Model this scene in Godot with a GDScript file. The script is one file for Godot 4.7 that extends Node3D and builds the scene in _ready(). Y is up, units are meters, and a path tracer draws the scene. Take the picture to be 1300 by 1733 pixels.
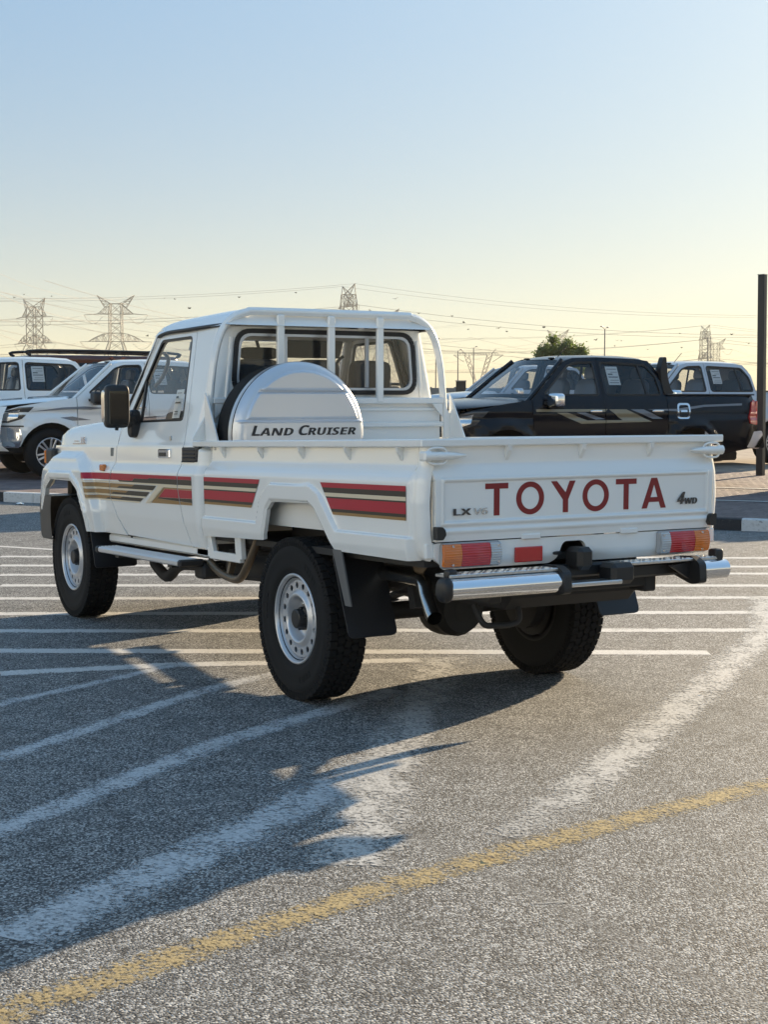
extends Node3D
# A white single-cab pickup on a worn asphalt lot at low sun: x runs along the pickup (nose +x), y up, z to its right side. Metres.

class MB:
	var v := PackedVector3Array()
	var n := PackedVector3Array()
	var t := PackedVector2Array()

	func tri(a: Vector3, b: Vector3, c: Vector3, na: Vector3, nb: Vector3, nc: Vector3, ua := Vector2.ZERO, ub := Vector2.ZERO, uc := Vector2.ZERO) -> void:
		var g := (b - a).cross(c - a)
		if g.length_squared() < 1e-18:
			return
		if g.dot(na + nb + nc) > 0.0:
			v.append(a); v.append(c); v.append(b)
			n.append(na); n.append(nc); n.append(nb)
			t.append(ua); t.append(uc); t.append(ub)
		else:
			v.append(a); v.append(b); v.append(c)
			n.append(na); n.append(nb); n.append(nc)
			t.append(ua); t.append(ub); t.append(uc)

	func face(p: Array, away: Vector3) -> void:  # a flat convex polygon that faces «away»
		var g := Vector3.ZERO
		for i in range(1, p.size() - 1):
			g += (p[i] - p[0]).cross(p[i + 1] - p[0])
		if g.length_squared() < 1e-20:
			return
		g = g.normalized()
		if g.dot(away) < 0.0:
			g = -g
		for i in range(1, p.size() - 1):
			tri(p[0], p[i], p[i + 1], g, g, g)

const RAKE := 0.032  # the tail of the unladen pickup stands higher than its nose
var cur_rake := 0.0
var M := {}

func put(parent: Node, called: String, mb: MB, m: Material) -> MeshInstance3D:
	var v := mb.v
	var n := mb.n
	if cur_rake != 0.0:
		for i in v.size():
			v[i].y -= cur_rake * v[i].x
			n[i] = Vector3(n[i].x + cur_rake * n[i].y, n[i].y, n[i].z).normalized()
	var a := []
	a.resize(Mesh.ARRAY_MAX)
	a[Mesh.ARRAY_VERTEX] = v
	a[Mesh.ARRAY_NORMAL] = n
	a[Mesh.ARRAY_TEX_UV] = mb.t
	var me := ArrayMesh.new()
	me.add_surface_from_arrays(Mesh.PRIMITIVE_TRIANGLES, a)
	me.surface_set_material(0, m)
	var o := MeshInstance3D.new()
	o.name = called
	o.mesh = me
	parent.add_child(o, true)
	return o

var taken := {}
func numbered(called: String) -> String:
	taken[called] = taken.get(called, 0) + 1
	return called if taken[called] == 1 else "%s_%03d" % [called, taken[called] - 1]

func thing(called: String, label: String, category: String, at := Vector3.ZERO, turn := 0.0, group := "") -> Node3D:
	var o := Node3D.new()
	o.name = numbered(called)
	add_child(o, true)
	o.position = at
	o.rotation.y = turn
	tag(o, label, category, group)
	return o

func tag(o: Node, label: String, category: String, group := "") -> void:
	o.set_meta("label", label)
	o.set_meta("category", category)
	if group:
		o.set_meta("group", group)

func holder(parent: Node, called: String, at := Vector3.ZERO) -> Node3D:
	var o := Node3D.new()
	o.name = called
	o.position = at
	parent.add_child(o, true)
	return o

func struct(called: String, mb: MB, m: Material, parent: Node = self) -> MeshInstance3D:
	var o := put(parent, called, mb, m)
	o.set_meta("kind", "structure")
	return o

# ---------- shapes

func conv(p: PackedVector2Array) -> bool:
	var s := 0.0
	for i in p.size():
		var a := p[i]
		var b := p[(i + 1) % p.size()]
		var c := p[(i + 2) % p.size()]
		var x := (b - a).cross(c - b)
		if absf(x) < 1e-12:
			continue
		if s != 0.0 and signf(x) != s:
			return false
		s = signf(x)
	return true

func sv(f: Callable, p: Vector2, out: Vector3, cache: Dictionary) -> Array:
	var k := Vector2i(roundi(p.x * 2e4), roundi(p.y * 2e4))
	if cache.has(k):
		return cache[k]
	var h := 0.002
	var du: Vector3 = f.call(p + Vector2(h, 0)) - f.call(p - Vector2(h, 0))
	var dv: Vector3 = f.call(p + Vector2(0, h)) - f.call(p - Vector2(0, h))
	var n := du.cross(dv).normalized()
	if n.dot(out) < 0.0:
		n = -n
	var r := [f.call(p), n]
	cache[k] = r
	return r

func cell_to(mb: MB, cell: PackedVector2Array, outline: PackedVector2Array, holes: Array, f: Callable, out: Vector3, cache: Dictionary, deep: int) -> void:
	var polys: Array = Geometry2D.intersect_polygons(cell, outline)
	for h in holes:
		var next := []
		for q in polys:
			next.append_array(Geometry2D.clip_polygons(q, h))
		polys = next
	for q in polys:
		if Geometry2D.is_polygon_clockwise(q) and deep < 6 and holes.size():
			var a := cell[0]
			var b := cell[2]
			var m := (a + b) * 0.5
			for r in [[a, m], [Vector2(m.x, a.y), Vector2(b.x, m.y)], [Vector2(a.x, m.y), Vector2(m.x, b.y)], [m, b]]:
				var lo: Vector2 = r[0]
				var hi: Vector2 = r[1]
				cell_to(mb, PackedVector2Array([lo, Vector2(hi.x, lo.y), hi, Vector2(lo.x, hi.y)]), outline, holes, f, out, cache, deep + 1)
			return
	for q in polys:
		if q.size() < 3:
			continue
		var w := []
		for p in q:
			w.append(sv(f, p, out, cache))
		if conv(q):
			for i in range(1, q.size() - 1):
				mb.tri(w[0][0], w[i][0], w[i + 1][0], w[0][1], w[i][1], w[i + 1][1], q[0], q[i], q[i + 1])
		else:
			var ix := Geometry2D.triangulate_polygon(q)
			for i in range(0, ix.size(), 3):
				mb.tri(w[ix[i]][0], w[ix[i + 1]][0], w[ix[i + 2]][0], w[ix[i]][1], w[ix[i + 1]][1], w[ix[i + 2]][1], q[ix[i]], q[ix[i + 1]], q[ix[i + 2]])

# A curved panel: the outline (less its holes) lies in a plane that f bends into space; edges are turned in by «depth».
func sheet(mb: MB, outline: PackedVector2Array, holes: Array, step: float, f: Callable, out: Vector3, depth := 0.0) -> void:
	var r := Rect2(outline[0], Vector2.ZERO)
	for p in outline:
		r = r.expand(p)
	var nx := maxi(1, ceili(r.size.x / step))
	var ny := maxi(1, ceili(r.size.y / step))
	var d := Vector2(r.size.x / nx, r.size.y / ny)
	var cache := {}
	for i in nx:
		for j in ny:
			var a := r.position + Vector2(i * d.x, j * d.y)
			cell_to(mb, PackedVector2Array([a, a + Vector2(d.x, 0), a + d, a + Vector2(0, d.y)]), outline, holes, f, out, cache, 0)
	if depth > 0.0:
		for l in [outline] + holes:
			rim(mb, l, step, f, out, depth, l != outline, cache)

func rim(mb: MB, l: PackedVector2Array, step: float, f: Callable, out: Vector3, depth: float, inner: bool, cache: Dictionary) -> void:
	var ccw := not Geometry2D.is_polygon_clockwise(l)
	for i in l.size():
		var a := l[i]
		var b := l[(i + 1) % l.size()]
		var k := maxi(1, ceili(a.distance_to(b) / step))
		for j in k:
			var p := a.lerp(b, float(j) / k)
			var q := a.lerp(b, float(j + 1) / k)
			var P := sv(f, p, out, cache)
			var Q := sv(f, q, out, cache)
			var side := Vector2(q.y - p.y, p.x - q.x).normalized() * 0.001
			if ccw == inner:
				side = -side
			var mid := (p + q) * 0.5
			var away: Vector3 = f.call(mid + side) - f.call(mid)
			mb.face([P[0], Q[0], Q[0] - Q[1] * depth, P[0] - P[1] * depth], away)

func pv(a: Array) -> PackedVector2Array:
	var r := PackedVector2Array()
	for i in range(0, a.size(), 2):
		r.append(Vector2(a[i], a[i + 1]))
	return r

func rect2(x0: float, y0: float, x1: float, y1: float) -> PackedVector2Array:
	return PackedVector2Array([Vector2(x0, y0), Vector2(x1, y0), Vector2(x1, y1), Vector2(x0, y1)])

func rounded(p: PackedVector2Array, r: float, k := 4) -> PackedVector2Array:  # a polygon with its corners rounded
	var o := PackedVector2Array()
	for i in p.size():
		var a := p[(i + p.size() - 1) % p.size()]
		var b := p[i]
		var c := p[(i + 1) % p.size()]
		var u := minf(r, minf(a.distance_to(b), c.distance_to(b)) * 0.45)
		var s := b + (a - b).normalized() * u
		var e := b + (c - b).normalized() * u
		for j in k + 1:
			var t := float(j) / k
			o.append(s.lerp(b, t).lerp(b.lerp(e, t), t))
	return o

func ring2(c: Vector2, rx: float, ry: float, k: int) -> PackedVector2Array:
	var o := PackedVector2Array()
	for i in k:
		o.append(c + Vector2(rx * cos(TAU * i / k), ry * sin(TAU * i / k)))
	return o

func box(mb: MB, c: Vector3, s: Vector3, bev := 0.0, b := Basis.IDENTITY) -> void:
	var h := s * 0.5
	bev = minf(bev, minf(h.x, minf(h.y, h.z)) * 0.9)
	var pt := func(sg: Vector3, ax: int) -> Vector3:
		var q := Vector3.ZERO
		for k in 3:
			q[k] = sg[k] * (h[k] - (0.0 if k == ax else bev))
		return c + b * q
	for ax in 3:
		var u := (ax + 1) % 3
		var w := (ax + 2) % 3
		for sg in [-1.0, 1.0]:
			var l := []
			for e in [[-1, -1], [1, -1], [1, 1], [-1, 1]]:
				var g := Vector3.ZERO
				g[ax] = sg; g[u] = e[0]; g[w] = e[1]
				l.append(pt.call(g, ax))
			var dir := Vector3.ZERO
			dir[ax] = sg
			mb.face(l, b * dir)
			if bev > 0.0:
				for sh in [-1.0, 1.0]:  # the edge between ax and u, along w
					var g0 := Vector3.ZERO
					g0[ax] = sg; g0[u] = sh; g0[w] = -1.0
					var g1 := g0
					g1[w] = 1.0
					mb.face([pt.call(g0, ax), pt.call(g1, ax), pt.call(g1, u), pt.call(g0, u)], b * g0)
	if bev > 0.0:
		for x in [-1.0, 1.0]:
			for y in [-1.0, 1.0]:
				for z in [-1.0, 1.0]:
					var g := Vector3(x, y, z)
					mb.face([pt.call(g, 0), pt.call(g, 1), pt.call(g, 2)], b * g)

func bar(mb: MB, a: Vector3, b: Vector3, w: float, h: float, up := Vector3.UP, bev := 0.0) -> void:  # a straight rectangular bar
	var z := (b - a).normalized()
	if absf(z.dot(up)) > 0.98:
		up = Vector3.RIGHT
	var x := up.cross(z).normalized()
	box(mb, (a + b) * 0.5, Vector3(w, h, a.distance_to(b)), bev, Basis(x, z.cross(x), z))

func tube(mb: MB, pts: Array, r, segs := 10, caps := true, prof := PackedVector2Array()) -> void:
	var x := Vector3.ZERO
	var rings := []
	var norms := []
	if prof.size():
		segs = prof.size()
	for i in pts.size():
		var d: Vector3 = (pts[mini(i + 1, pts.size() - 1)] - pts[maxi(i - 1, 0)]).normalized()
		if i == 0:
			x = d.cross(Vector3.UP if absf(d.y) < 0.9 else Vector3.RIGHT).normalized()
		x = (x - d * x.dot(d)).normalized()
		var y := d.cross(x)
		var rr: float = r[i] if r is Array else r
		var ring := PackedVector3Array()
		var nn := PackedVector3Array()
		for k in segs:
			var e := Vector2(cos(TAU * k / segs), sin(TAU * k / segs)) if prof.is_empty() else prof[k]
			ring.append(pts[i] + (x * e.x + y * e.y) * rr)
			nn.append((x * e.x + y * e.y).normalized())
		rings.append(ring)
		norms.append(nn)
	for i in pts.size() - 1:
		for k in segs:
			var l := (k + 1) % segs
			if prof.size():
				mb.face([rings[i][k], rings[i][l], rings[i + 1][l], rings[i + 1][k]], norms[i][k] + norms[i][l])
			else:
				mb.tri(rings[i][k], rings[i][l], rings[i + 1][l], norms[i][k], norms[i][l], norms[i + 1][l])
				mb.tri(rings[i][k], rings[i + 1][l], rings[i + 1][k], norms[i][k], norms[i + 1][l], norms[i + 1][k])
	if caps:
		mb.face(Array(rings[0]), pts[0] - pts[1])
		mb.face(Array(rings[-1]), pts[-1] - pts[-2])

func curve(p: Array, k := 6) -> Array:  # a smooth line through the points
	var o := []
	for i in p.size() - 1:
		var a: Vector3 = p[maxi(i - 1, 0)]
		var b: Vector3 = p[i]
		var c: Vector3 = p[i + 1]
		var d: Vector3 = p[mini(i + 2, p.size() - 1)]
		for j in k:
			o.append(b.cubic_interpolate(c, a, d, float(j) / k))
	o.append(p[-1])
	return o

func lathe(mb: MB, prof: Array, xf: Transform3D, segs := 32) -> void:  # profile points are (along the axis z, radius)
	for i in prof.size() - 1:
		var a: Vector2 = prof[i]
		var b: Vector2 = prof[i + 1]
		var d := (b - a).normalized()
		for k in segs:
			var t0 := TAU * k / segs
			var t1 := TAU * (k + 1) / segs
			var c0 := Vector3(cos(t0), sin(t0), 0)
			var c1 := Vector3(cos(t1), sin(t1), 0)
			var n0 := xf.basis * (c0 * d.x - Vector3.BACK * d.y)
			var n1 := xf.basis * (c1 * d.x - Vector3.BACK * d.y)
			var p := [xf * (c0 * a.y + Vector3.BACK * a.x), xf * (c1 * a.y + Vector3.BACK * a.x), xf * (c1 * b.y + Vector3.BACK * b.x), xf * (c0 * b.y + Vector3.BACK * b.x)]
			mb.tri(p[0], p[1], p[2], n0, n1, n1)
			mb.tri(p[0], p[2], p[3], n0, n1, n0)

func lathe_smooth(mb: MB, prof: Array, xf: Transform3D, segs := 48) -> void:
	var nn := []
	for i in prof.size():
		var d: Vector2 = (prof[mini(i + 1, prof.size() - 1)] - prof[maxi(i - 1, 0)]).normalized()
		nn.append(Vector2(-d.y, d.x))
	for i in prof.size() - 1:
		for k in segs:
			var q := []
			var m := []
			for e in [[i, k], [i, k + 1], [i + 1, k + 1], [i + 1, k]]:
				var c := Vector3(cos(TAU * e[1] / segs), sin(TAU * e[1] / segs), 0)
				q.append(xf * (c * prof[e[0]].y + Vector3.BACK * prof[e[0]].x))
				m.append(xf.basis * (c * nn[e[0]].y + Vector3.BACK * nn[e[0]].x))
			mb.tri(q[0], q[1], q[2], m[0], m[1], m[2])
			mb.tri(q[0], q[2], q[3], m[0], m[2], m[3])

func loft(mb: MB, g: Array) -> void:  # a smooth surface over a grid of points, g[i][j]
	var ni := g.size()
	var nj: int = g[0].size()
	var nn := []
	for i in ni:
		var row := []
		for j in nj:
			var a: Vector3 = g[mini(i + 1, ni - 1)][j] - g[maxi(i - 1, 0)][j]
			var b: Vector3 = g[i][mini(j + 1, nj - 1)] - g[i][maxi(j - 1, 0)]
			row.append(a.cross(b).normalized())
		nn.append(row)
	for i in ni - 1:
		for j in nj - 1:
			mb.tri(g[i][j], g[i + 1][j], g[i + 1][j + 1], nn[i][j], nn[i + 1][j], nn[i + 1][j + 1])
			mb.tri(g[i][j], g[i + 1][j + 1], g[i][j + 1], nn[i][j], nn[i + 1][j + 1], nn[i][j + 1])

func blob(mb: MB, c: Vector3, s: Vector3, e := 0.5, b := Basis.IDENTITY, nu := 20, nv := 12) -> void:  # a rounded cushion, shell or pod
	var sp := func(x: float) -> float: return signf(x) * pow(absf(x), e)
	var g := []
	for i in nv + 1:
		var u := -PI / 2 + PI * i / nv
		var row := []
		for j in nu + 1:
			var w := TAU * j / nu
			row.append(c + b * (Vector3(sp.call(cos(u)) * sp.call(cos(w)), sp.call(sin(u)), sp.call(cos(u)) * sp.call(sin(w))) * s * 0.5))
		g.append(row)
	loft(mb, g)

func prism(mb: MB, poly: PackedVector2Array, xf: Transform3D, depth: float) -> void:  # a flat polygon with thickness, along the local z
	var ix := Geometry2D.triangulate_polygon(poly)
	for s in [0.0, depth]:
		var n := xf.basis.z.normalized() * (1.0 if s > 0.0 else -1.0)
		for i in range(0, ix.size(), 3):
			var q := []
			for k in 3:
				q.append(xf * Vector3(poly[ix[i + k]].x, poly[ix[i + k]].y, s))
			mb.tri(q[0], q[1], q[2], n, n, n, poly[ix[i]], poly[ix[i + 1]], poly[ix[i + 2]])
	var cw := Geometry2D.is_polygon_clockwise(poly)
	for i in poly.size():
		var a := poly[i]
		var b := poly[(i + 1) % poly.size()]
		var o := Vector2(b.y - a.y, a.x - b.x) * (-1.0 if cw else 1.0)
		mb.face([xf * Vector3(a.x, a.y, 0), xf * Vector3(b.x, b.y, 0), xf * Vector3(b.x, b.y, depth), xf * Vector3(a.x, a.y, depth)], xf.basis * Vector3(o.x, o.y, 0))

func lettering(mb: MB, words: String, high: float, xf: Transform3D, slant := 0.0, wide := 1.0, weight := 700) -> float:  # solid letters, left end at the origin; returns their width
	var f := SystemFont.new()
	f.font_names = PackedStringArray(["Droid Sans"])
	f.font_weight = weight
	var tm := TextMesh.new()
	tm.font = f
	tm.text = words
	tm.font_size = 64
	tm.pixel_size = 1.0 / 46.0
	tm.depth = 0.1
	tm.horizontal_alignment = HORIZONTAL_ALIGNMENT_LEFT
	tm.vertical_alignment = VERTICAL_ALIGNMENT_BOTTOM
	var a := tm.get_mesh_arrays() if tm.has_method("get_mesh_arrays") else tm.surface_get_arrays(0)
	var vs: PackedVector3Array = a[Mesh.ARRAY_VERTEX]
	var ns: PackedVector3Array = a[Mesh.ARRAY_NORMAL]
	var ix: PackedInt32Array = a[Mesh.ARRAY_INDEX]
	var lo := Vector3(1e9, 1e9, 1e9)
	var hi := -lo
	for p in vs:
		lo = lo.min(p)
		hi = hi.max(p)
	var k := high / (hi.y - lo.y)
	for i in range(0, ix.size(), 3):
		var q := []
		for j in 3:
			var p := (vs[ix[i + j]] - lo) * k
			q.append(xf * Vector3(p.x * wide + p.y * slant, p.y, minf(p.z, 0.1) * (0.004 / (0.1 * k))))
		var nn := (xf.basis * ns[ix[i]]).normalized()
		mb.tri(q[0], q[1], q[2], nn, nn, nn)
	return (hi.x - lo.x) * k * wide

func knots(y: float, k: PackedVector2Array) -> float:
	if y <= k[0].x:
		return k[0].y
	for i in range(1, k.size()):
		if y <= k[i].x:
			return lerpf(k[i - 1].y, k[i].y, (y - k[i - 1].x) / (k[i].x - k[i - 1].x))
	return k[-1].y

func soft(y: float, k: PackedVector2Array, w := 0.008) -> float:
	return (knots(y - w, k) + 2.0 * knots(y, k) + knots(y + w, k)) * 0.25

func away_from(p: Vector2, line: PackedVector2Array) -> float:
	var d := 1e9
	for i in line.size() - 1:
		d = minf(d, p.distance_squared_to(Geometry2D.get_closest_point_to_segment(p, line[i], line[i + 1])))
	return sqrt(d)

# ---------- materials; colours are given as linear, real-world values

func lin(r: float, g: float, b: float) -> Color:
	return Color(r, g, b).linear_to_srgb()

func mat(called: String, c: Color, rough := 0.5, metal := 0.0, coat := 0.0) -> StandardMaterial3D:
	var m := StandardMaterial3D.new()
	m.resource_name = called
	m.albedo_color = c
	m.roughness = rough
	m.metallic = metal
	if coat > 0.0:
		m.clearcoat_enabled = true
		m.clearcoat = coat
		m.clearcoat_roughness = 0.04
	M[called] = m
	return m

func glass(called: String, c: Color, a: float) -> void:
	var m := mat(called, Color(c.r, c.g, c.b, a), 0.02)
	m.transparency = BaseMaterial3D.TRANSPARENCY_ALPHA
	m.metallic_specular = 0.5

func noise_tex(freq: float, size: int, type: int, ramp: Array, seed_: int, cell := FastNoiseLite.RETURN_CELL_VALUE, octaves := 1) -> NoiseTexture2D:
	var n := FastNoiseLite.new()
	n.noise_type = type
	n.frequency = freq
	n.seed = seed_
	n.cellular_return_type = cell
	n.cellular_jitter = 1.0
	n.fractal_type = FastNoiseLite.FRACTAL_FBM if octaves > 1 else FastNoiseLite.FRACTAL_NONE
	n.fractal_octaves = octaves
	var t := NoiseTexture2D.new()
	t.width = size
	t.height = size
	t.seamless = true
	t.seamless_blend_skirt = 0.06
	t.noise = n
	if ramp.size():
		var g := Gradient.new()
		g.offsets = PackedFloat32Array(ramp.map(func(e): return e[0]))
		g.colors = PackedColorArray(ramp.map(func(e): return e[1]))
		t.color_ramp = g
	return t

# ---------- the white pickup

var ZCAB := pv([0.60, 0.785, 0.70, 0.812, 0.82, 0.833, 1.085, 0.842, 1.135, 0.817, 1.240, 0.811, 1.255, 0.803, 1.375, 0.772, 1.91, 0.655])
var ZBED := pv([0.70, 0.795, 0.74, 0.812, 0.80, 0.826, 1.088, 0.832, 1.110, 0.824, 1.155, 0.784, 1.25, 0.779])
var ZPOST := pv([0.70, 0.700, 0.717, 0.722, 0.766, 0.785, 0.80, 0.802, 0.86, 0.815, 1.00, 0.822, 1.10, 0.815, 1.16, 0.798, 1.25, 0.790])
var XGATE := pv([0.80, 1.229, 0.835, 1.232, 0.90, 1.236, 1.098, 1.236, 1.115, 1.231, 1.157, 1.208, 1.25, 1.206])
var ARCH_F := pv([2.84, 0.60, 2.855, 0.80, 2.95, 0.945, 3.08, 1.012, 3.50, 1.016, 3.64, 0.95, 3.72, 0.80, 3.74, 0.55])
var ARCH_R := pv([0.300, 0.60, 0.272, 0.771, 0.215, 0.925, 0.165, 0.966, -0.235, 0.972, -0.295, 0.945, -0.478, 0.764, -0.60, 0.60])

func z_fender(x: float, y: float) -> float:
	var z := soft(y, ZCAB, 0.005)
	var d := away_from(Vector2(x, y), ARCH_F)
	if Geometry2D.is_point_in_polygon(Vector2(x, y), ARCH_F):
		d = -d
	var front := smoothstep(3.35, 3.85, x)
	z -= 0.05 * front * front
	return z + (0.055 + 0.03 * front) * (1.0 - smoothstep(0.145, 0.192, d)) + 0.016 * (1.0 - smoothstep(0.050, 0.064, d)) - 0.016 * (1.0 - smoothstep(0.0, 0.018, d))

func z_bed(x: float, y: float) -> float:
	var d := away_from(Vector2(x, y), ARCH_R)
	var up := maxf(1.0 - smoothstep(0.084, 0.093, d), 1.0 - smoothstep(0.852, 0.860, y)) * (1.0 - smoothstep(1.068, 1.09, y))
	var z := soft(y, ZBED, 0.005) + 0.020 * up - 0.012 * (1.0 - smoothstep(0.0, 0.016, d)) - 0.010 * (1.0 - smoothstep(0.0, 0.012, absf(x - 1.03)))
	return lerpf(z, soft(y, ZPOST), 1.0 - smoothstep(-1.160, -1.132, x))

const CORNER := 0.045
func bed_skin(s: float) -> Callable:
	return func(p: Vector2) -> Vector3:
		if p.x >= -1.175:
			return Vector3(p.x, p.y, s * z_bed(p.x, p.y))
		var a := minf((-1.175 - p.x) / CORNER, PI / 2)
		var z := z_bed(-1.175, p.y)
		return Vector3(-1.175 - CORNER * sin(a), p.y, s * (z - CORNER + CORNER * cos(a) - maxf(0.0, -1.175 - p.x - CORNER * PI / 2)))

func side_skin(s: float, off := 0.0) -> Callable:
	return func(p: Vector2) -> Vector3:
		return Vector3(p.x, p.y, s * (soft(p.y, ZCAB, 0.005) + off))

func quarter_skin(s: float) -> Callable:  # the cab side behind the door, turning round into the cab back
	return func(p: Vector2) -> Vector3:
		var r := 0.075
		var w := soft(p.y, ZCAB, 0.005)
		var xs := 1.235 - 0.105 * smoothstep(1.25, 1.21, p.y)
		if p.x >= xs:
			return Vector3(p.x, p.y, s * w)
		var a := (xs - p.x) / r
		if a <= PI / 2:
			return Vector3(xs - r * sin(a), p.y, s * (w - r + r * cos(a)))
		return Vector3(xs - r, p.y, s * (w - r - (xs - p.x - r * PI / 2)))

func fender_skin(s: float, off := 0.0) -> Callable:
	return func(p: Vector2) -> Vector3:
		return Vector3(p.x, p.y, s * (z_fender(p.x, p.y) + off))

func gate_skin(off := 0.0) -> Callable:
	return func(p: Vector2) -> Vector3:  # p is (z, y)
		var x := -soft(p.y, XGATE, 0.006)
		var d := minf(minf(p.x + 0.722, 0.722 - p.x), minf(p.y - 0.916, 1.094 - p.y))
		x -= 0.007 * (smoothstep(-0.014, -0.006, d) - smoothstep(0.0, 0.008, d))
		x += 0.004 * smoothstep(0.0, 0.008, d)
		x -= 0.006 * (smoothstep(0.866, 0.872, p.y) - smoothstep(0.886, 0.892, p.y)) * smoothstep(0.74, 0.72, absf(p.x))
		return Vector3(x - off, p.y, p.x)

func decal(parent: Node, called: String, poly: PackedVector2Array, clip: PackedVector2Array, f: Callable, out: Vector3, m: Material, holes := []) -> void:
	for q in Geometry2D.intersect_polygons(poly, clip):
		var mb := MB.new()
		sheet(mb, q, holes, 0.016, f, out)
		if mb.v.size():
			put(parent, called, mb, m)

func make_wheel(parent: Node, R: float, tw: float, hub_out: float) -> Node3D:  # its axle is the local z, outside at +z
	var w := holder(parent, "wheel")
	var h := tw * 0.5
	var mb := MB.new()
	lathe_smooth(mb, [Vector2(-h * 0.8, 0.20), Vector2(-h * 0.84, 0.222), Vector2(-h, R - 0.10), Vector2(-h, R - 0.055), Vector2(-h * 0.92, R - 0.02), Vector2(-h * 0.80, R - 0.012), Vector2(h * 0.80, R - 0.012), Vector2(h * 0.92, R - 0.02),
		Vector2(h * 0.985, R - 0.045), Vector2(h * 0.985, R - 0.052), Vector2(h * 1.01, R - 0.056), Vector2(h * 1.01, R - 0.075), Vector2(h * 0.985, R - 0.080), Vector2(h * 0.98, R - 0.115), Vector2(h * 0.995, R - 0.119), Vector2(h * 0.98, R - 0.145), Vector2(h * 0.93, R - 0.15), Vector2(h * 0.90, 0.232), Vector2(h * 0.84, 0.222), Vector2(h * 0.7, 0.20)], Transform3D(), 64)
	put(w, "tyre", mb, M.rubber)
	mb = MB.new()
	var n := 58
	for k in n:
		for row in 5:
			var a := TAU * (k + (0.5 if row % 2 else 0.0)) / n
			var z: float = h * [-0.80, -0.40, 0.0, 0.40, 0.80][row]
			var sk := 0.35 if row in [1, 3] else -0.35
			var up := Vector3(cos(a), sin(a), 0)
			var al := Vector3(-sin(a), cos(a), 0)
			var b := Basis(al, up, Vector3.BACK).rotated(up, sk if row in [1, 2, 3] else 0.0)
			box(mb, up * (R - 0.010) + Vector3.BACK * z, Vector3(TAU * R / n * 0.84, 0.022, h * (0.35 if row in [1, 2, 3] else 0.37)), 0.0015, b)
	for k in n * 2:  # the shoulder lugs
		var a := TAU * k / n / 2
		var up := Vector3(cos(a), sin(a), 0)
		for s in [-1.0, 1.0]:
			var b := Basis(Vector3(-sin(a), cos(a), 0), up, Vector3.BACK)
			box(mb, up * (R - 0.026) + Vector3.BACK * s * h * 0.965, Vector3(TAU * R / n / 2 * 0.66, 0.030, h * 0.07), 0.002, b)
	put(w, "tread", mb, M.tread).set_meta("kind", "stuff")
	# side wall lettering as raised bars
	mb = MB.new()
	for g in 3:
		for k in 5:
			var a := TAU * g / 3 + 0.4 + 0.095 * k
			var up := Vector3(cos(a), sin(a), 0)
			var b := Basis(Vector3(-sin(a), cos(a), 0), up, Vector3.BACK)
			box(mb, up * (R - 0.098) + Vector3.BACK * h * 0.985, Vector3(0.020, 0.026, 0.004), 0.001, b)
			box(mb, up * (R - 0.098) + Vector3.BACK * h * 0.987, Vector3(0.009, 0.012, 0.004), 0.001, b)
	put(w, "sidewall_relief", mb, M.rubber)
	mb = MB.new()
	var f := h * 0.86
	lathe_smooth(mb, [Vector2(f - 0.10, 0.191), Vector2(f - 0.05, 0.192), Vector2(f - 0.03, 0.196), Vector2(f - 0.012, 0.205), Vector2(f, 0.209), Vector2(f + 0.005, 0.215), Vector2(f + 0.003, 0.222), Vector2(f - 0.006, 0.224)], Transform3D(), 56)
	var dz := f - 0.024
	var face := func(p: Vector2) -> Vector3: return Vector3(p.x, p.y, dz)
	lathe_smooth(mb, [Vector2(dz - 0.016, 0.1955), Vector2(dz - 0.006, 0.192), Vector2(dz - 0.001, 0.188), Vector2(dz, 0.183)], Transform3D(), 56)
	lathe_smooth(mb, [Vector2(dz, 0.142), Vector2(dz + 0.003, 0.136), Vector2(dz + 0.012, 0.126), Vector2(dz + 0.015, 0.120), Vector2(dz + 0.014, 0.113), Vector2(dz + 0.006, 0.106), Vector2(dz - 0.03, 0.096), Vector2(dz - 0.044, 0.086), Vector2(dz - 0.047, 0.046)], Transform3D(), 56)
	var holes := []
	for k in 16:
		holes.append(ring2(Vector2.from_angle(TAU * (k + 0.5) / 16) * 0.1635, 0.0150, 0.0150, 12))
	holes.append(ring2(Vector2.ZERO, 0.142, 0.142, 56))
	sheet(mb, ring2(Vector2.ZERO, 0.183, 0.183, 56), holes, 0.06, face, Vector3.BACK, 0.006)
	put(w, "rim", mb, M.steel_rim)
	mb = MB.new()
	var back := dz - 0.052
	lathe(mb, [Vector2(back - 0.1, 0.19), Vector2(back - 0.1, 0.02)], Transform3D(), 32)
	lathe_smooth(mb, [Vector2(-f, 0.223), Vector2(-f, 0.200), Vector2(f - 0.10, 0.191)], Transform3D(), 40)
	lathe(mb, [Vector2(-f + 0.05, 0.198), Vector2(-f + 0.05, 0.03)], Transform3D(), 32)
	put(w, "brake_drum", mb, M.under_black)
	mb = MB.new()
	lathe(mb, [Vector2(back - 0.02, 0.060), Vector2(back + hub_out * 0.55, 0.058), Vector2(back + hub_out * 0.6, 0.050), Vector2(back + hub_out, 0.047), Vector2(back + hub_out + 0.004, 0.040), Vector2(back + hub_out + 0.004, 0.0)], Transform3D(), 24)
	for k in 6:
		var d := Vector2.from_angle(TAU * k / 6)
		lathe(mb, [Vector2(back + hub_out * 0.5, 0.008), Vector2(back + hub_out * 0.72, 0.008), Vector2(back + hub_out * 0.72, 0.0)], Transform3D(Basis(), Vector3(d.x * 0.053, d.y * 0.053, 0)), 6)
	put(w, "hub", mb, M.hub_black)
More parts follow.
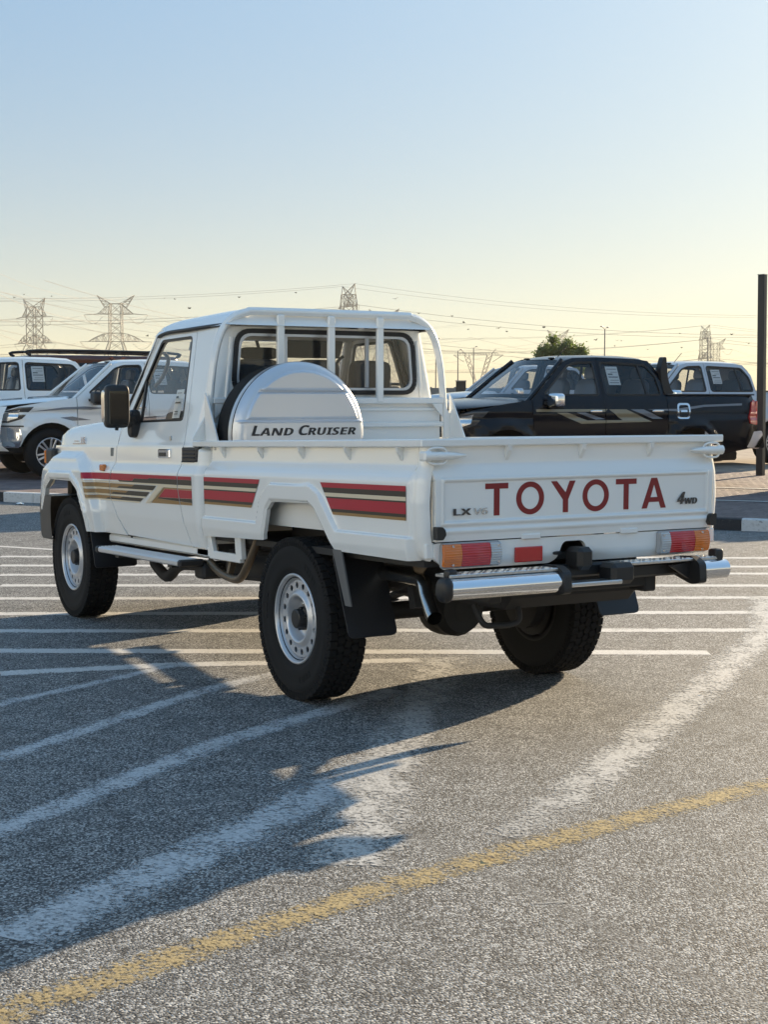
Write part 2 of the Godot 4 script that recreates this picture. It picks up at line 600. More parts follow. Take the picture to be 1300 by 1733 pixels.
	for k in 6:
		mb = MB.new()
		var d := Vector2.from_angle(TAU * (k + 0.5) / 6) * 0.072
		lathe(mb, [Vector2(back - 0.01, 0.011), Vector2(back + 0.022, 0.011), Vector2(back + 0.026, 0.007), Vector2(back + 0.026, 0.0)], Transform3D(Basis(), Vector3(d.x, d.y, 0)), 6)
		put(w, "wheel_nut", mb, M.zinc)
	return w

func build_truck() -> void:
	var t := thing("pickup_truck", "white single cab pickup truck with red and gold side stripes and red tailgate lettering", "pickup truck")
	var mb: MB
	var P: Material = M.white_paint
	# wheels
	var w0 := make_wheel(t, 0.397, 0.194, 0.072)
	var spots := [[0.0, -0.7074, 1.0], [3.18, -0.7735, 1.0], [0.0, 0.7074, -1.0], [3.18, 0.7735, -1.0]]
	for i in 4:
		var w := w0
		if i > 0:
			w = w0.duplicate()
			w.name = "wheel"
			t.add_child(w, true)
		w.position = Vector3(spots[i][0], 0.397, spots[i][1])
		w.rotation = Vector3(0, PI if spots[i][2] > 0 else 0.0, 0.35 + i * 0.9)
	cur_rake = RAKE
	truck_sides(t, P)
	truck_cab(t, P)
	truck_bed(t, P)
	truck_tail(t, P)
	truck_under(t, P)
	truck_spare(t)
	cur_rake = 0.0

func truck_sides(t: Node3D, P: Material) -> void:
	var mb: MB
	var door_line := pv([2.42, 1.245, 2.425, 1.135, 2.475, 1.02, 2.47, 0.92, 2.37, 0.80, 2.225, 0.694, 1.242, 0.682, 1.325, 0.86, 1.372, 1.00, 1.372, 1.10, 1.352, 1.245, 1.385, 1.375, 1.495, 1.905, 2.055, 1.905, 2.40, 1.44])
	var win := rounded(pv([1.455, 1.385, 1.552, 1.862, 2.015, 1.866, 2.325, 1.40, 2.31, 1.385]), 0.03, 3)
	var fender := pv([2.428, 1.245, 2.433, 1.135, 2.483, 1.02, 2.478, 0.92, 2.378, 0.80, 2.262, 0.690, 2.84, 0.690, 2.855, 0.80, 2.95, 0.945, 3.08, 1.012, 3.50, 1.016, 3.64, 0.95, 3.72, 0.80, 3.74, 0.72, 3.83, 0.72, 3.83, 1.10, 3.79, 1.245])
	var quarter := pv([1.234, 0.68, 1.317, 0.86, 1.364, 1.00, 1.364, 1.10, 1.344, 1.245, 1.377, 1.375, 1.489, 1.90, 1.1172, 1.90, 1.1172, 1.25, 1.0122, 1.21, 1.0122, 0.68])
	var bed := pv([1.03, 0.752, 1.03, 1.245, -1.244, 1.245, -1.244, 0.80, -1.235, 0.775, -1.205, 0.757, -0.478, 0.764, -0.295, 0.945, -0.235, 0.972, 0.165, 0.966, 0.215, 0.925, 0.272, 0.771])
	for s in [-1.0, 1.0]:
		var out := Vector3(0, 0, s)
		mb = MB.new()
		sheet(mb, door_line, [win], 0.014 if s < 0 else 0.03, side_skin(s), out, 0.03)
		var door := put(t, "door", mb, P)
		mb = MB.new()
		sheet(mb, win, [], 0.12, side_skin(s, -0.014), out)
		put(door, "window", mb, M.clear_glass)
		mb = MB.new()  # the black rubber round the window, and the bar of the quarter light
		for i in win.size():
			var a := win[i]
			var b := win[(i + 1) % win.size()]
			bar(mb, side_skin(s, -0.006).call(a), side_skin(s, -0.006).call(b), 0.016, 0.014, out)
		bar(mb, side_skin(s, -0.008).call(Vector2(2.125, 1.385)), side_skin(s, -0.008).call(Vector2(2.165, 1.63)), 0.022, 0.014, out)
		put(door, "window_seal", mb, M.black)
		mb = MB.new()  # pull handle with its chrome surround, and the lock
		var hf: Callable = side_skin(s, 0.004)
		box(mb, hf.call(Vector2(1.618, 1.196)), Vector3(0.178, 0.052, 0.016), 0.006)
		put(door, "handle", mb, M.chrome)
		mb = MB.new()
		box(mb, hf.call(Vector2(1.63, 1.192)) + out * 0.008, Vector3(0.10, 0.022, 0.006), 0.002)
		put(door, "handle_recess", mb, M.black)
		mb = MB.new()
		lathe(mb, [Vector2(0, 0.016), Vector2(0.006, 0.014), Vector2(0.006, 0.0)], Transform3D(Basis(Vector3.RIGHT, Vector3.UP * s, Vector3.BACK * s), side_skin(s).call(Vector2(1.567, 1.283))), 16)
		put(door, "lock", mb, M.zinc)
		mb = MB.new()  # the dark gap round the door
		for l in [[14, 0, 1, 2, 3, 4, 5], [6, 7, 8, 9, 10, 11, 12]]:
			mb = MB.new()
			for i in l.size() - 1:
				var ga: Vector3 = side_skin(s, -0.022).call(door_line[l[i]])
				var gb: Vector3 = side_skin(s, -0.022).call(door_line[l[i + 1]])
				bar(mb, ga, gb, 0.05, 0.008, out)
			put(door, "door_seal", mb, M.black)
		mb = MB.new()
		sheet(mb, fender, [], 0.016 if s < 0 else 0.03, fender_skin(s), out, 0.03)
		var fd := put(t, "front_fender", mb, P)
		mb = MB.new()
		box(mb, fender_skin(s, 0.010).call(Vector2(2.60, 1.104)), Vector3(0.070, 0.042, 0.026), 0.006)
		put(fd, "side_marker", mb, M.amber)
		mb = MB.new()
		box(mb, side_skin(s, 0.001).call(Vector2(2.505, 1.203)), Vector3(0.045, 0.052, 0.006), 0.002)
		put(fd, "badge", mb, M.grey_badge)
		mb = MB.new()
		sheet(mb, quarter, [], 0.016 if s < 0 else 0.03, quarter_skin(s), out, 0.02)
		var q := put(t, "cab_quarter", mb, P)
		mb = MB.new()  # louvre
		box(mb, side_skin(s, -0.012).call(Vector2(1.248, 1.186)), Vector3(0.235, 0.096, 0.028), 0.006)
		var lv := put(q, "louvre", mb, M.black)
		for k in 4:
			mb = MB.new()
			var c: Vector3 = side_skin(s, 0.002).call(Vector2(1.262, 1.154 + 0.0215 * k))
			box(mb, c, Vector3(0.175, 0.005, 0.014), 0.001, Basis(Vector3.RIGHT, 0.5 * s))
			put(q, "slat", mb, M.dark_plastic)
		for k in 3:
			mb = MB.new()
			box(mb, side_skin(s, 0.002).call(Vector2(1.153, 1.158 + 0.028 * k)), Vector3(0.022, 0.014, 0.008), 0.002)
			put(q, "louvre_rib", mb, M.dark_plastic)
		mb = MB.new()
		sheet(mb, bed, [], 0.0095 if s < 0 else 0.03, bed_skin(s), out, 0.02)
		var bs := put(t, "bed_side", mb, P)
		for x in [0.841, 0.377, -0.078, -0.541, -1.002]:  # little gussets under the rail
			mb = MB.new()
			prism(mb, pv([0.0, 1.236, 0.034, 1.236, 0.030, 1.215, 0.012, 1.186, 0.0, 1.172]), Transform3D(Basis(Vector3(0, 0, s), Vector3.UP, Vector3(1, 0, 0)), Vector3(x - 0.009, 0, s * 0.780)), 0.018)
			put(bs, "gusset", mb, P)
		if s < 0:
			for x in [1.165, 1.115]:
				mb = MB.new()
				lathe(mb, [Vector2(0, 0.010), Vector2(0.006, 0.009), Vector2(0.007, 0.0)], Transform3D(Basis(Vector3.RIGHT, Vector3.DOWN, Vector3.FORWARD), Vector3(x - 0.14, 1.224, -0.777)), 10)
				put(bs, "bolt_head", mb, M.zinc)
		mb = MB.new()  # rail: a folded box section
		box(mb, Vector3(0.01, 1.2515, s * 0.796), Vector3(2.40, 0.033, 0.042), 0.005)
		put(t, "bed_rail", mb, P)
		mb = MB.new()  # sill
		box(mb, Vector3(1.85, 0.655, s * 0.765), Vector3(1.60, 0.055, 0.05), 0.012)
		box(mb, Vector3(1.12, 0.66, s * 0.765), Vector3(0.2, 0.07, 0.05), 0.012)
		put(t, "sill", mb, P)
		stripes(t, s, bed, door_line, fender, quarter)
		# step under the door
		mb = MB.new()
		box(mb, Vector3(1.80, 0.598, s * 0.868), Vector3(1.30, 0.034, 0.135), 0.008)
		for k in 5:
			box(mb, Vector3(1.80, 0.6165, s * (0.820 + 0.023 * k)), Vector3(1.28, 0.004, 0.010), 0.001)
		var st := put(t, "side_step", mb, M.aluminium)
		for x in [1.125, 2.47]:
			mb = MB.new()
			box(mb, Vector3(x, 0.597, s * 0.866), Vector3(0.045, 0.042, 0.148), 0.010)
			put(st, "end_cap", mb, M.black)
		for x in [1.35, 2.2]:
			mb = MB.new()
			bar(mb, Vector3(x, 0.575, s * 0.90), Vector3(x, 0.56, s * 0.45), 0.06, 0.03)
			put(st, "bracket", mb, M.black)
		# white hoop below the front of the bed, and the pipe guard behind it
		mb = MB.new()
		var hoop := [Vector3(0.985, 0.775, s * 0.81), Vector3(0.950, 0.650, s * 0.80), Vector3(0.605, 0.650, s * 0.80), Vector3(0.600, 0.775, s * 0.81)]
		bar(mb, hoop[0], hoop[1], 0.045, 0.03, Vector3(0, 0, s), 0.004)
		bar(mb, Vector3(0.985, 0.652, s * 0.80), Vector3(0.592, 0.652, s * 0.80), 0.045, 0.031, Vector3(0, 0, s), 0.004)
		bar(mb, hoop[3], hoop[2], 0.075, 0.03, Vector3(0, 0, s), 0.004)
		put(t, "filler_guard", mb, P)
		mb = MB.new()
		tube(mb, curve([Vector3(1.10, 0.600, s * 0.76), Vector3(0.95, 0.555, s * 0.77), Vector3(0.76, 0.535, s * 0.78), Vector3(0.66, 0.545, s * 0.78), Vector3(0.575, 0.61, s * 0.78), Vector3(0.46, 0.78, s * 0.76)], 5), 0.022, 12)
		bar(mb, Vector3(0.82, 0.55, s * 0.77), Vector3(0.82, 0.66, s * 0.74), 0.03, 0.03)
		put(t, "guard_pipe", mb, M.brown_steel)
		# mudguards
		mb = MB.new()
		var xf := Transform3D(Basis(Vector3(0, 0, s), Vector3(0.38, 0.925, 0).normalized(), Vector3(0.925, -0.38, 0).normalized()), Vector3(-0.64, 0.375, 0))
		prism(mb, rounded(pv([0.585, 0.0, 0.838, 0.0, 0.842, 0.41, 0.585, 0.41]), 0.03, 3), xf, 0.008)
		var fl := put(t, "mudflap", mb, M.mudflap)
		mb = MB.new()
		prism(mb, pv([-0.475, 0.77, -0.56, 0.77, -0.655, 0.52, -0.60, 0.52]), Transform3D(Basis(Vector3.RIGHT, Vector3.UP, Vector3.BACK), Vector3(0, 0, s * 0.835 - 0.004)), 0.008)
		put(fl, "flap_flange", mb, M.grey_liner)
		mb = MB.new()
		xf = Transform3D(Basis(Vector3(0, 0, s), Vector3(0.32, 0.947, 0).normalized(), Vector3(0.947, -0.32, 0).normalized()), Vector3(2.70, 0.46, 0))
		prism(mb, rounded(pv([0.58, 0.0, 0.865, 0.0, 0.868, 0.38, 0.58, 0.38]), 0.02, 3), xf, 0.008)
		put(t, "mudflap", mb, M.mudflap)

func stripes(t: Node3D, s: float, bed: PackedVector2Array, door: PackedVector2Array, fender: PackedVector2Array, quarter: PackedVector2Array) -> void:
	var out := Vector3(0, 0, s)
	var rows := [["red_stripe", 1.0725, 1.050, M.stripe_red], ["dark_stripe", 1.050, 1.0265, M.stripe_dark], ["cream_stripe", 1.0265, 1.009, M.stripe_cream], ["dark_stripe", 1.009, 1.002, M.stripe_dark], ["red_stripe", 1.002, 0.954, M.stripe_red], ["dark_stripe", 0.954, 0.940, M.stripe_dark], ["gold_stripe", 0.940, 0.927, M.stripe_gold]]
	var bf := func(p: Vector2) -> Vector3: return bed_skin(s).call(p) + out * 0.0028
	for r in rows:
		var a: float = r[1]
		var b: float = r[2]
		# the bed: one piece before the arch and one behind, each with a slanted end
		var xa := func(y: float) -> float: return lerpf(0.308, 0.412, (1.0725 - y) / 0.1455)
		decal(t, r[0], PackedVector2Array([Vector2(1.012, a), Vector2(1.012, b), Vector2(xa.call(b), b), Vector2(xa.call(a), a)]), bed, bf, out, r[3])
		var xb := func(y: float) -> float: return lerpf(-0.347, -0.468, (1.0725 - y) / 0.1455)
		decal(t, r[0], PackedVector2Array([Vector2(xb.call(a), a), Vector2(xb.call(b), b), Vector2(-1.118, b), Vector2(-1.118, a)]), bed, bf, out, r[3])
	var cab := []
	var shape := func(m: String, pts: Array) -> void: cab.append([m, pv(pts)])
	# upper band: red, stepping down into dark towards the rear
	shape.call("red", [2.87, 1.071, 1.165, 1.071, 1.165, 1.052, 1.80, 1.052, 1.83, 1.046, 2.05, 1.046, 2.08, 1.031, 2.87, 1.031])
	shape.call("dark", [2.078, 1.0305, 2.048, 1.0455, 1.828, 1.0455, 1.798, 1.0515, 1.165, 1.0515, 1.165, 1.022, 2.30, 1.022, 2.33, 1.0305])
	shape.call("cream", [2.86, 1.0215, 1.165, 1.0215, 1.165, 1.006, 1.58, 1.006, 1.66, 1.013, 2.85, 1.013])
	# three bands that run out towards the slanted cream line
	for k in 3:
		var y: float = [1.009, 0.969, 0.930][k]
		var h: float = [0.027, 0.027, 0.021][k]
		var x: float = [1.69, 1.80, 1.90][k]
		var f: float = [2.845, 2.83, 2.81][k]
		shape.call("gold", [f, y, x + 0.35, y, x + 0.40, y - h * 0.5, x + 0.62, y - h * 0.5, x + 0.66, y - h, f - 0.012, y - h])
		shape.call("dark", [x + 0.3495, y, x, y, x + 0.055, y - h, x + 0.6595, y - h, x + 0.6195, y - h * 0.5, x + 0.3995, y - h * 0.5])
		shape.call("cream", [f - 0.006, y - h - 0.001, x + 0.058, y - h - 0.001, x + 0.078, y - h - 0.009, f - 0.012, y - h - 0.009])
	shape.call("cream", [1.655, 1.0125, 1.575, 1.0055, 1.80, 0.903, 1.875, 0.903])
	shape.call("gold", [1.570, 1.0035, 1.165, 1.0035, 1.165, 0.995, 1.560, 0.995, 1.66, 0.943, 1.68, 0.936, 1.165, 0.925, 1.165, 0.912, 1.78, 0.908])
	shape.call("red", [1.557, 0.994, 1.165, 0.994, 1.165, 0.949, 1.655, 0.9445])
	shape.call("dark", [1.654, 0.9435, 1.165, 0.948, 1.165, 0.926, 1.678, 0.937])
	for c in cab:
		for e in [[door, side_skin(s, 0.0028)], [fender, fender_skin(s, 0.0035)], [quarter, side_skin(s, 0.0018)]]:
			decal(t, c[0] + "_stripe", c[1], e[0], e[1], out, M["stripe_" + c[0]])

func truck_cab(t: Node3D, P: Material) -> void:
	var mb: MB
	var back := func(p: Vector2) -> Vector3: return Vector3(1.16 - 0.105 * smoothstep(1.25, 1.21, p.y), p.y, p.x)
	var w := func(y: float) -> float: return soft(y, ZCAB) - 0.075
	var wall := PackedVector2Array()
	for y in [0.70, 1.10, 1.25, 1.375, 1.90]:
		wall.append(Vector2(-w.call(y), y))
	for y in [1.90, 1.375, 1.25, 1.10, 0.70]:
		wall.append(Vector2(w.call(y), y))
	var win := rounded(pv([-0.592, 1.535, 0.592, 1.535, 0.565, 1.876, -0.565, 1.876]), 0.085, 6)
	mb = MB.new()
	sheet(mb, wall, [win], 0.06, back, Vector3.LEFT, 0.02)
	for z in [-0.60, 0.60]:  # pressed ribs beside the window
		tube(mb, [Vector3(1.158, 1.42, z * 1.07), Vector3(1.158, 1.84, z * 1.0)], 0.012, 8)
	var cb := put(t, "cab_back", mb, P)
	mb = MB.new()
	var n := win.size()
	for i in n:
		var a := win[i]
		var b := win[(i + 1) % n]
		bar(mb, Vector3(1.157, a.y, a.x), Vector3(1.157, b.y, b.x), 0.026, 0.020, Vector3.LEFT)
	put(cb, "window_seal", mb, M.black)
	mb = MB.new()
	var inner := PackedVector2Array(Array(win).map(func(p): return (p - Vector2(0, 1.705)) * Vector2(0.966, 0.895) + Vector2(0, 1.705)))
	for i in n:
		var a := inner[i]
		var b := inner[(i + 1) % n]
		bar(mb, Vector3(1.160, a.y, a.x), Vector3(1.160, b.y, b.x), 0.018, 0.016, Vector3.LEFT)
	for z in [-0.268, 0.262]:
		bar(mb, Vector3(1.158, 1.565, z), Vector3(1.158, 1.848, z), 0.020, 0.018, Vector3.LEFT)
	put(cb, "window_frame", mb, M.aluminium)
	for e in [[-0.60, -0.268], [-0.268, 0.262], [0.262, 0.60]]:
		mb = MB.new()
		for q in Geometry2D.intersect_polygons(inner, rect2(e[0], 1.4, e[1], 2.0)):
			sheet(mb, q, [], 0.3, func(p): return Vector3(1.166 + (0.006 if e[0] == -0.268 else 0.0), p.y, p.x), Vector3.LEFT)
		put(cb, "window_pane", mb, M.tint_glass)
	mb = MB.new()  # panel shut lines of the roof gutter: small clips
	for z in [-0.60, 0.60]:
		box(mb, Vector3(1.15, 1.912, z), Vector3(0.02, 0.012, 0.045), 0.003)
	put(cb, "gutter_clip", mb, M.dark_plastic)
	# roof
	mb = MB.new()
	var g := []
	for i in 23:
		var u := -1.0 + 2.0 * i / 22.0
		var row := []
		for j in 25:
			var q := -1.0 + 2.0 * j / 24.0
			var uu := signf(u) * pow(absf(u), 0.6)
			var qq := signf(q) * pow(absf(q), 0.6)
			var k := pow(maxf(0.0, 1.0 - pow(absf(uu), 7.0)), 0.45) * pow(maxf(0.0, 1.0 - pow(absf(qq), 6.0)), 0.45)
			row.append(Vector3(1.655 + 0.54 * uu - 0.05 * (1.0 - k), 1.902 + 0.108 * k + 0.012 * (1.0 - qq * qq) * k, 0.672 * qq - 0.02 * qq * k))
		g.append(row)
	loft(mb, g)
	var roof := put(t, "roof", mb, M.roof_paint)
	mb = MB.new()
	for s in [-1.0, 1.0]:
		tube(mb, curve([Vector3(1.10, 1.905, s * 0.655), Vector3(1.6, 1.908, s * 0.672), Vector3(2.02, 1.905, s * 0.665), Vector3(2.12, 1.83, s * 0.675), Vector3(2.39, 1.455, s * 0.755)], 5), 0.011, 8)
	put(roof, "gutter", mb, M.black)
	# windscreen, pillars
	mb = MB.new()
	for s in [-1.0, 1.0]:
		bar(mb, Vector3(2.07, 1.91, s * 0.645), Vector3(2.43, 1.42, s * 0.735), 0.05, 0.05, Vector3(0, 0, s), 0.012)
	bar(mb, Vector3(2.07, 1.91, -0.65), Vector3(2.07, 1.91, 0.65), 0.06, 0.05)
	put(t, "windscreen_pillar", mb, P)
	mb = MB.new()
	loft(mb, [[Vector3(2.445, 1.42, -0.72), Vector3(2.475, 1.42, 0), Vector3(2.445, 1.42, 0.72)], [Vector3(2.08, 1.90, -0.63), Vector3(2.10, 1.905, 0), Vector3(2.08, 1.90, 0.63)]])
	put(t, "windscreen", mb, M.clear_glass)
	# bonnet
	mb = MB.new()
	g = []
	for i in 15:
		var x := lerpf(2.425, 3.80, i / 14.0)
		var top := 1.418 - 0.055 * pow((x - 2.42) / 1.38, 1.6)
		var nose := 1.0 - 0.10 * smoothstep(3.5, 3.82, x)
		var row := []
		for e in [[-0.806, 1.243], [-0.800, 1.275], [-0.788, 1.315], [-0.765, top - 0.035], [-0.73, top - 0.012], [-0.66, top], [-0.4, top + 0.018], [0.0, top + 0.022], [0.4, top + 0.018], [0.66, top], [0.73, top - 0.012], [0.765, top - 0.035], [0.788, 1.315], [0.800, 1.275], [0.806, 1.243]]:
			row.append(Vector3(x, minf(e[1], top + 0.03), e[0] * nose))
		g.append(row)
	loft(mb, g)
	var bon := put(t, "bonnet", mb, P)
	mb = MB.new()  # chrome script on the bonnet side
	for s in [-1.0, 1.0]:
		var bx := Basis(Vector3(-1, 0, 0), Vector3.UP, Vector3(0, 0, -1))
		if s > 0:
			bx = Basis(Vector3(1, 0, 0), Vector3.UP, Vector3(0, 0, 1))
		var org := Vector3(3.29 if s < 0 else 3.02, 1.256, s * 0.803)
		lettering(mb, "V6", 0.045, Transform3D(bx, org + bx.x * 0.15), 0.3, 1.4)
		bar(mb, org, org + bx.x * 0.27, 0.012, 0.006)
		bar(mb, org + bx.x * 0.03 + Vector3.UP * 0.018, org + bx.x * 0.12 + Vector3.UP * 0.018, 0.010, 0.005)
	put(bon, "badge", mb, M.chrome)
	mb = MB.new()
	box(mb, Vector3(3.815, 1.05, 0), Vector3(0.05, 0.40, 1.35), 0.02)
	put(t, "grille", mb, M.dark_plastic)
	mb = MB.new()
	for s in [-1.0, 1.0]:
		lathe(mb, [Vector2(0, 0.09), Vector2(0.03, 0.08), Vector2(0.04, 0.0)], Transform3D(Basis(Vector3(0, 0, -1), Vector3.UP, Vector3.RIGHT), Vector3(3.84, 1.10, s * 0.52)), 24)
	put(t, "headlight", mb, M.lens_clear)
	for s in [-1.0, 1.0]:  # corner turn signals in black housings
		mb = MB.new()
		box(mb, Vector3(3.765, 1.166, s * 0.765), Vector3(0.15, 0.115, 0.12), 0.014)
		var lamp := put(t, "turn_signal", mb, M.dark_plastic)
		mb = MB.new()
		box(mb, Vector3(3.848, 1.166, s * 0.780), Vector3(0.035, 0.100, 0.10), 0.010)
		put(lamp, "amber_lens", mb, M.amber)
	# front bumper
	mb = MB.new()
	g = []
	for e in [[0.90, 0.0], [0.895, 0.03], [0.82, 0.045], [0.70, 0.04], [0.62, 0.02], [0.60, -0.02]]:
		var row := []
		for q in [[3.48, -0.895], [3.75, -0.885], [3.84, -0.83], [3.88, -0.70], [3.90, 0.0], [3.88, 0.70], [3.84, 0.83], [3.75, 0.885], [3.48, 0.895]]:
			row.append(Vector3(q[0] + e[1], e[0], q[1]))
		g.append(row)
	loft(mb, g)
	mb.face([Vector3(3.48, 0.90, -0.895), Vector3(3.75, 0.90, -0.885), Vector3(3.84, 0.90, -0.83), Vector3(3.84, 0.90, -0.60), Vector3(3.48, 0.90, -0.60)], Vector3.UP)
	mb.face([Vector3(3.48, 0.90, 0.895), Vector3(3.75, 0.90, 0.885), Vector3(3.84, 0.90, 0.83), Vector3(3.84, 0.90, 0.60), Vector3(3.48, 0.90, 0.60)], Vector3.UP)
	put(t, "front_bumper", mb, M.bumper_black)
	# mirrors
	for s in [-1.0, 1.0]:
		mb = MB.new()
		var c := Vector3(2.03, 1.478, s * 0.945)
		var b := Basis(Vector3.UP, 0.17 * s)
		blob(mb, c + Vector3(0.030, 0, 0), Vector3(0.10, 0.258, 0.150), 0.34, b, 32, 20)
		var mi := put(t, "mirror", mb, M.dark_plastic)
		mb = MB.new()
		box(mb, c + b * Vector3(-0.0215, -0.008, 0), Vector3(0.006, 0.200, 0.108), 0.002, b)
		put(mi, "mirror_glass", mb, M.mirror)
		mb = MB.new()
		blob(mb, c + Vector3(0.05, 0.0, s * 0.071), Vector3(0.06, 0.19, 0.014), 0.4)
		put(mi, "chrome_cap", mb, M.chrome)
		mb = MB.new()
		tube(mb, curve([Vector3(2.10, 1.415, s * 0.90), Vector3(2.13, 1.40, s * 0.83), Vector3(2.15, 1.36, s * 0.80)], 5), [0.022, 0.024, 0.027, 0.03, 0.033, 0.035, 0.036, 0.038, 0.04, 0.04, 0.04], 10)
		blob(mb, Vector3(2.15, 1.375, s * 0.80), Vector3(0.085, 0.17, 0.07), 0.5)
		bar(mb, Vector3(2.03, 1.38, s * 0.95), Vector3(2.03, 1.335, s * 0.955), 0.018, 0.012)
		put(mi, "mirror_arm", mb, M.dark_plastic)
	truck_inside(t)

func truck_inside(t: Node3D) -> void:
	var mb := MB.new()
	box(mb, Vector3(1.85, 0.86, 0), Vector3(1.3, 0.04, 1.5))
	box(mb, Vector3(2.46, 1.10, 0), Vector3(0.05, 0.55, 1.5))
	box(mb, Vector3(1.20, 1.20, 0), Vector3(0.03, 0.62, 1.35))
	put(t, "cab_floor", mb, M.dark_trim)
	mb = MB.new()
	blob(mb, Vector3(2.32, 1.30, 0), Vector3(0.32, 0.22, 1.46), 0.35, Basis.IDENTITY, 24, 12)
	blob(mb, Vector3(2.24, 1.405, -0.36), Vector3(0.20, 0.10, 0.36), 0.5)
	var dash := put(t, "dashboard", mb, M.dark_trim)
	mb = MB.new()
	var c := Vector3(2.05, 1.33, -0.36)
	var b := Basis(Vector3.BACK, 0.5)
	var pts := []
	for i in 25:
		pts.append(c + b * Vector3(0, 0.19 * sin(TAU * i / 24), 0.19 * cos(TAU * i / 24)))
	tube(mb, pts, 0.013, 8, false)
	for a in [0.1, PI - 0.1, -PI / 2]:
		bar(mb, c, c + b * Vector3(0.02, 0.18 * sin(a), 0.18 * cos(a)), 0.03, 0.015)
	blob(mb, c + b * Vector3(0.02, 0, 0), Vector3(0.05, 0.12, 0.14), 0.6)
	put(dash, "steering_wheel", mb, M.dark_plastic)
	for z in [-0.37, 0.02, 0.37]:
		mb = MB.new()
		var wd := 0.30 if z == 0.02 else 0.44
		blob(mb, Vector3(1.66, 1.00, z), Vector3(0.52, 0.17, wd), 0.4)
		blob(mb, Vector3(1.37, 1.26, z), Vector3(0.13, 0.56, wd), 0.42, Basis(Vector3.BACK, 0.16))
		var seat := put(t, "seat", mb, M.seat_cloth)
		mb = MB.new()
		blob(mb, Vector3(1.315, 1.63, z), Vector3(0.10, 0.20, 0.26), 0.42, Basis(Vector3.BACK, 0.12))
		for k in [-0.05, 0.05]:
			tube(mb, [Vector3(1.34, 1.48, z + k), Vector3(1.325, 1.60, z + k)], 0.006, 6)
		put(seat, "headrest", mb, M.seat_cloth)
	mb = MB.new()
	blob(mb, Vector3(1.99, 1.803, -0.04), Vector3(0.03, 0.075, 0.245), 0.35)
	bar(mb, Vector3(2.0, 1.82, -0.03), Vector3(2.07, 1.90, -0.02), 0.016, 0.016)
	put(t, "rear_view_mirror", mb, M.black)
	mb = MB.new()
	tube(mb, curve([Vector3(2.10, 1.80, 0.62), Vector3(2.12, 1.76, 0.585), Vector3(2.18, 1.66, 0.60), Vector3(2.20, 1.60, 0.645)], 4), 0.010, 8)
	tube(mb, curve([Vector3(2.10, 1.80, -0.62), Vector3(2.12, 1.76, -0.585), Vector3(2.18, 1.66, -0.60), Vector3(2.20, 1.60, -0.645)], 4), 0.012, 8)
	put(t, "grab_handle", mb, M.seat_cloth)
	for z in [0.36]:
		mb = MB.new()
		box(mb, Vector3(2.02, 1.835, z), Vector3(0.02, 0.12, 0.40), 0.008, Basis(Vector3.BACK, 0.5))
		put(t, "sun_visor", mb, M.dark_trim)
	mb = MB.new()  # headlining
	box(mb, Vector3(1.63, 1.895, 0), Vector3(0.85, 0.012, 1.22))
	put(t, "headlining", mb, M.grey_trim)
	# papers on the window glass
	mb = MB.new()
	sheet(mb, rect2(1.575, 1.400, 1.685, 1.565), [], 0.3, side_skin(-1.0, -0.024), Vector3.FORWARD, 0.0006)
	var pa := put(t, "window_paper", mb, M.paper)
	mb = MB.new()
	for e in [[0.02, 0.143, 0.09, 0.147], [0.015, 0.085, 0.095, 0.094], [0.03, 0.035, 0.08, 0.040], [0.03, 0.022, 0.085, 0.026], [0.06, 0.115, 0.095, 0.128]]:
		sheet(mb, rect2(1.575 + e[0], 1.400 + e[1], 1.575 + e[2], 1.400 + e[3]), [], 0.3, side_skin(-1.0, -0.020), Vector3.FORWARD)
	put(pa, "print", mb, M.ink)
	mb = MB.new()
	sheet(mb, rect2(1.560, 1.79, 1.615, 1.84), [], 0.2, side_skin(-1.0, -0.0175), Vector3.FORWARD)
	put(t, "window_sticker", mb, M.grey_badge)

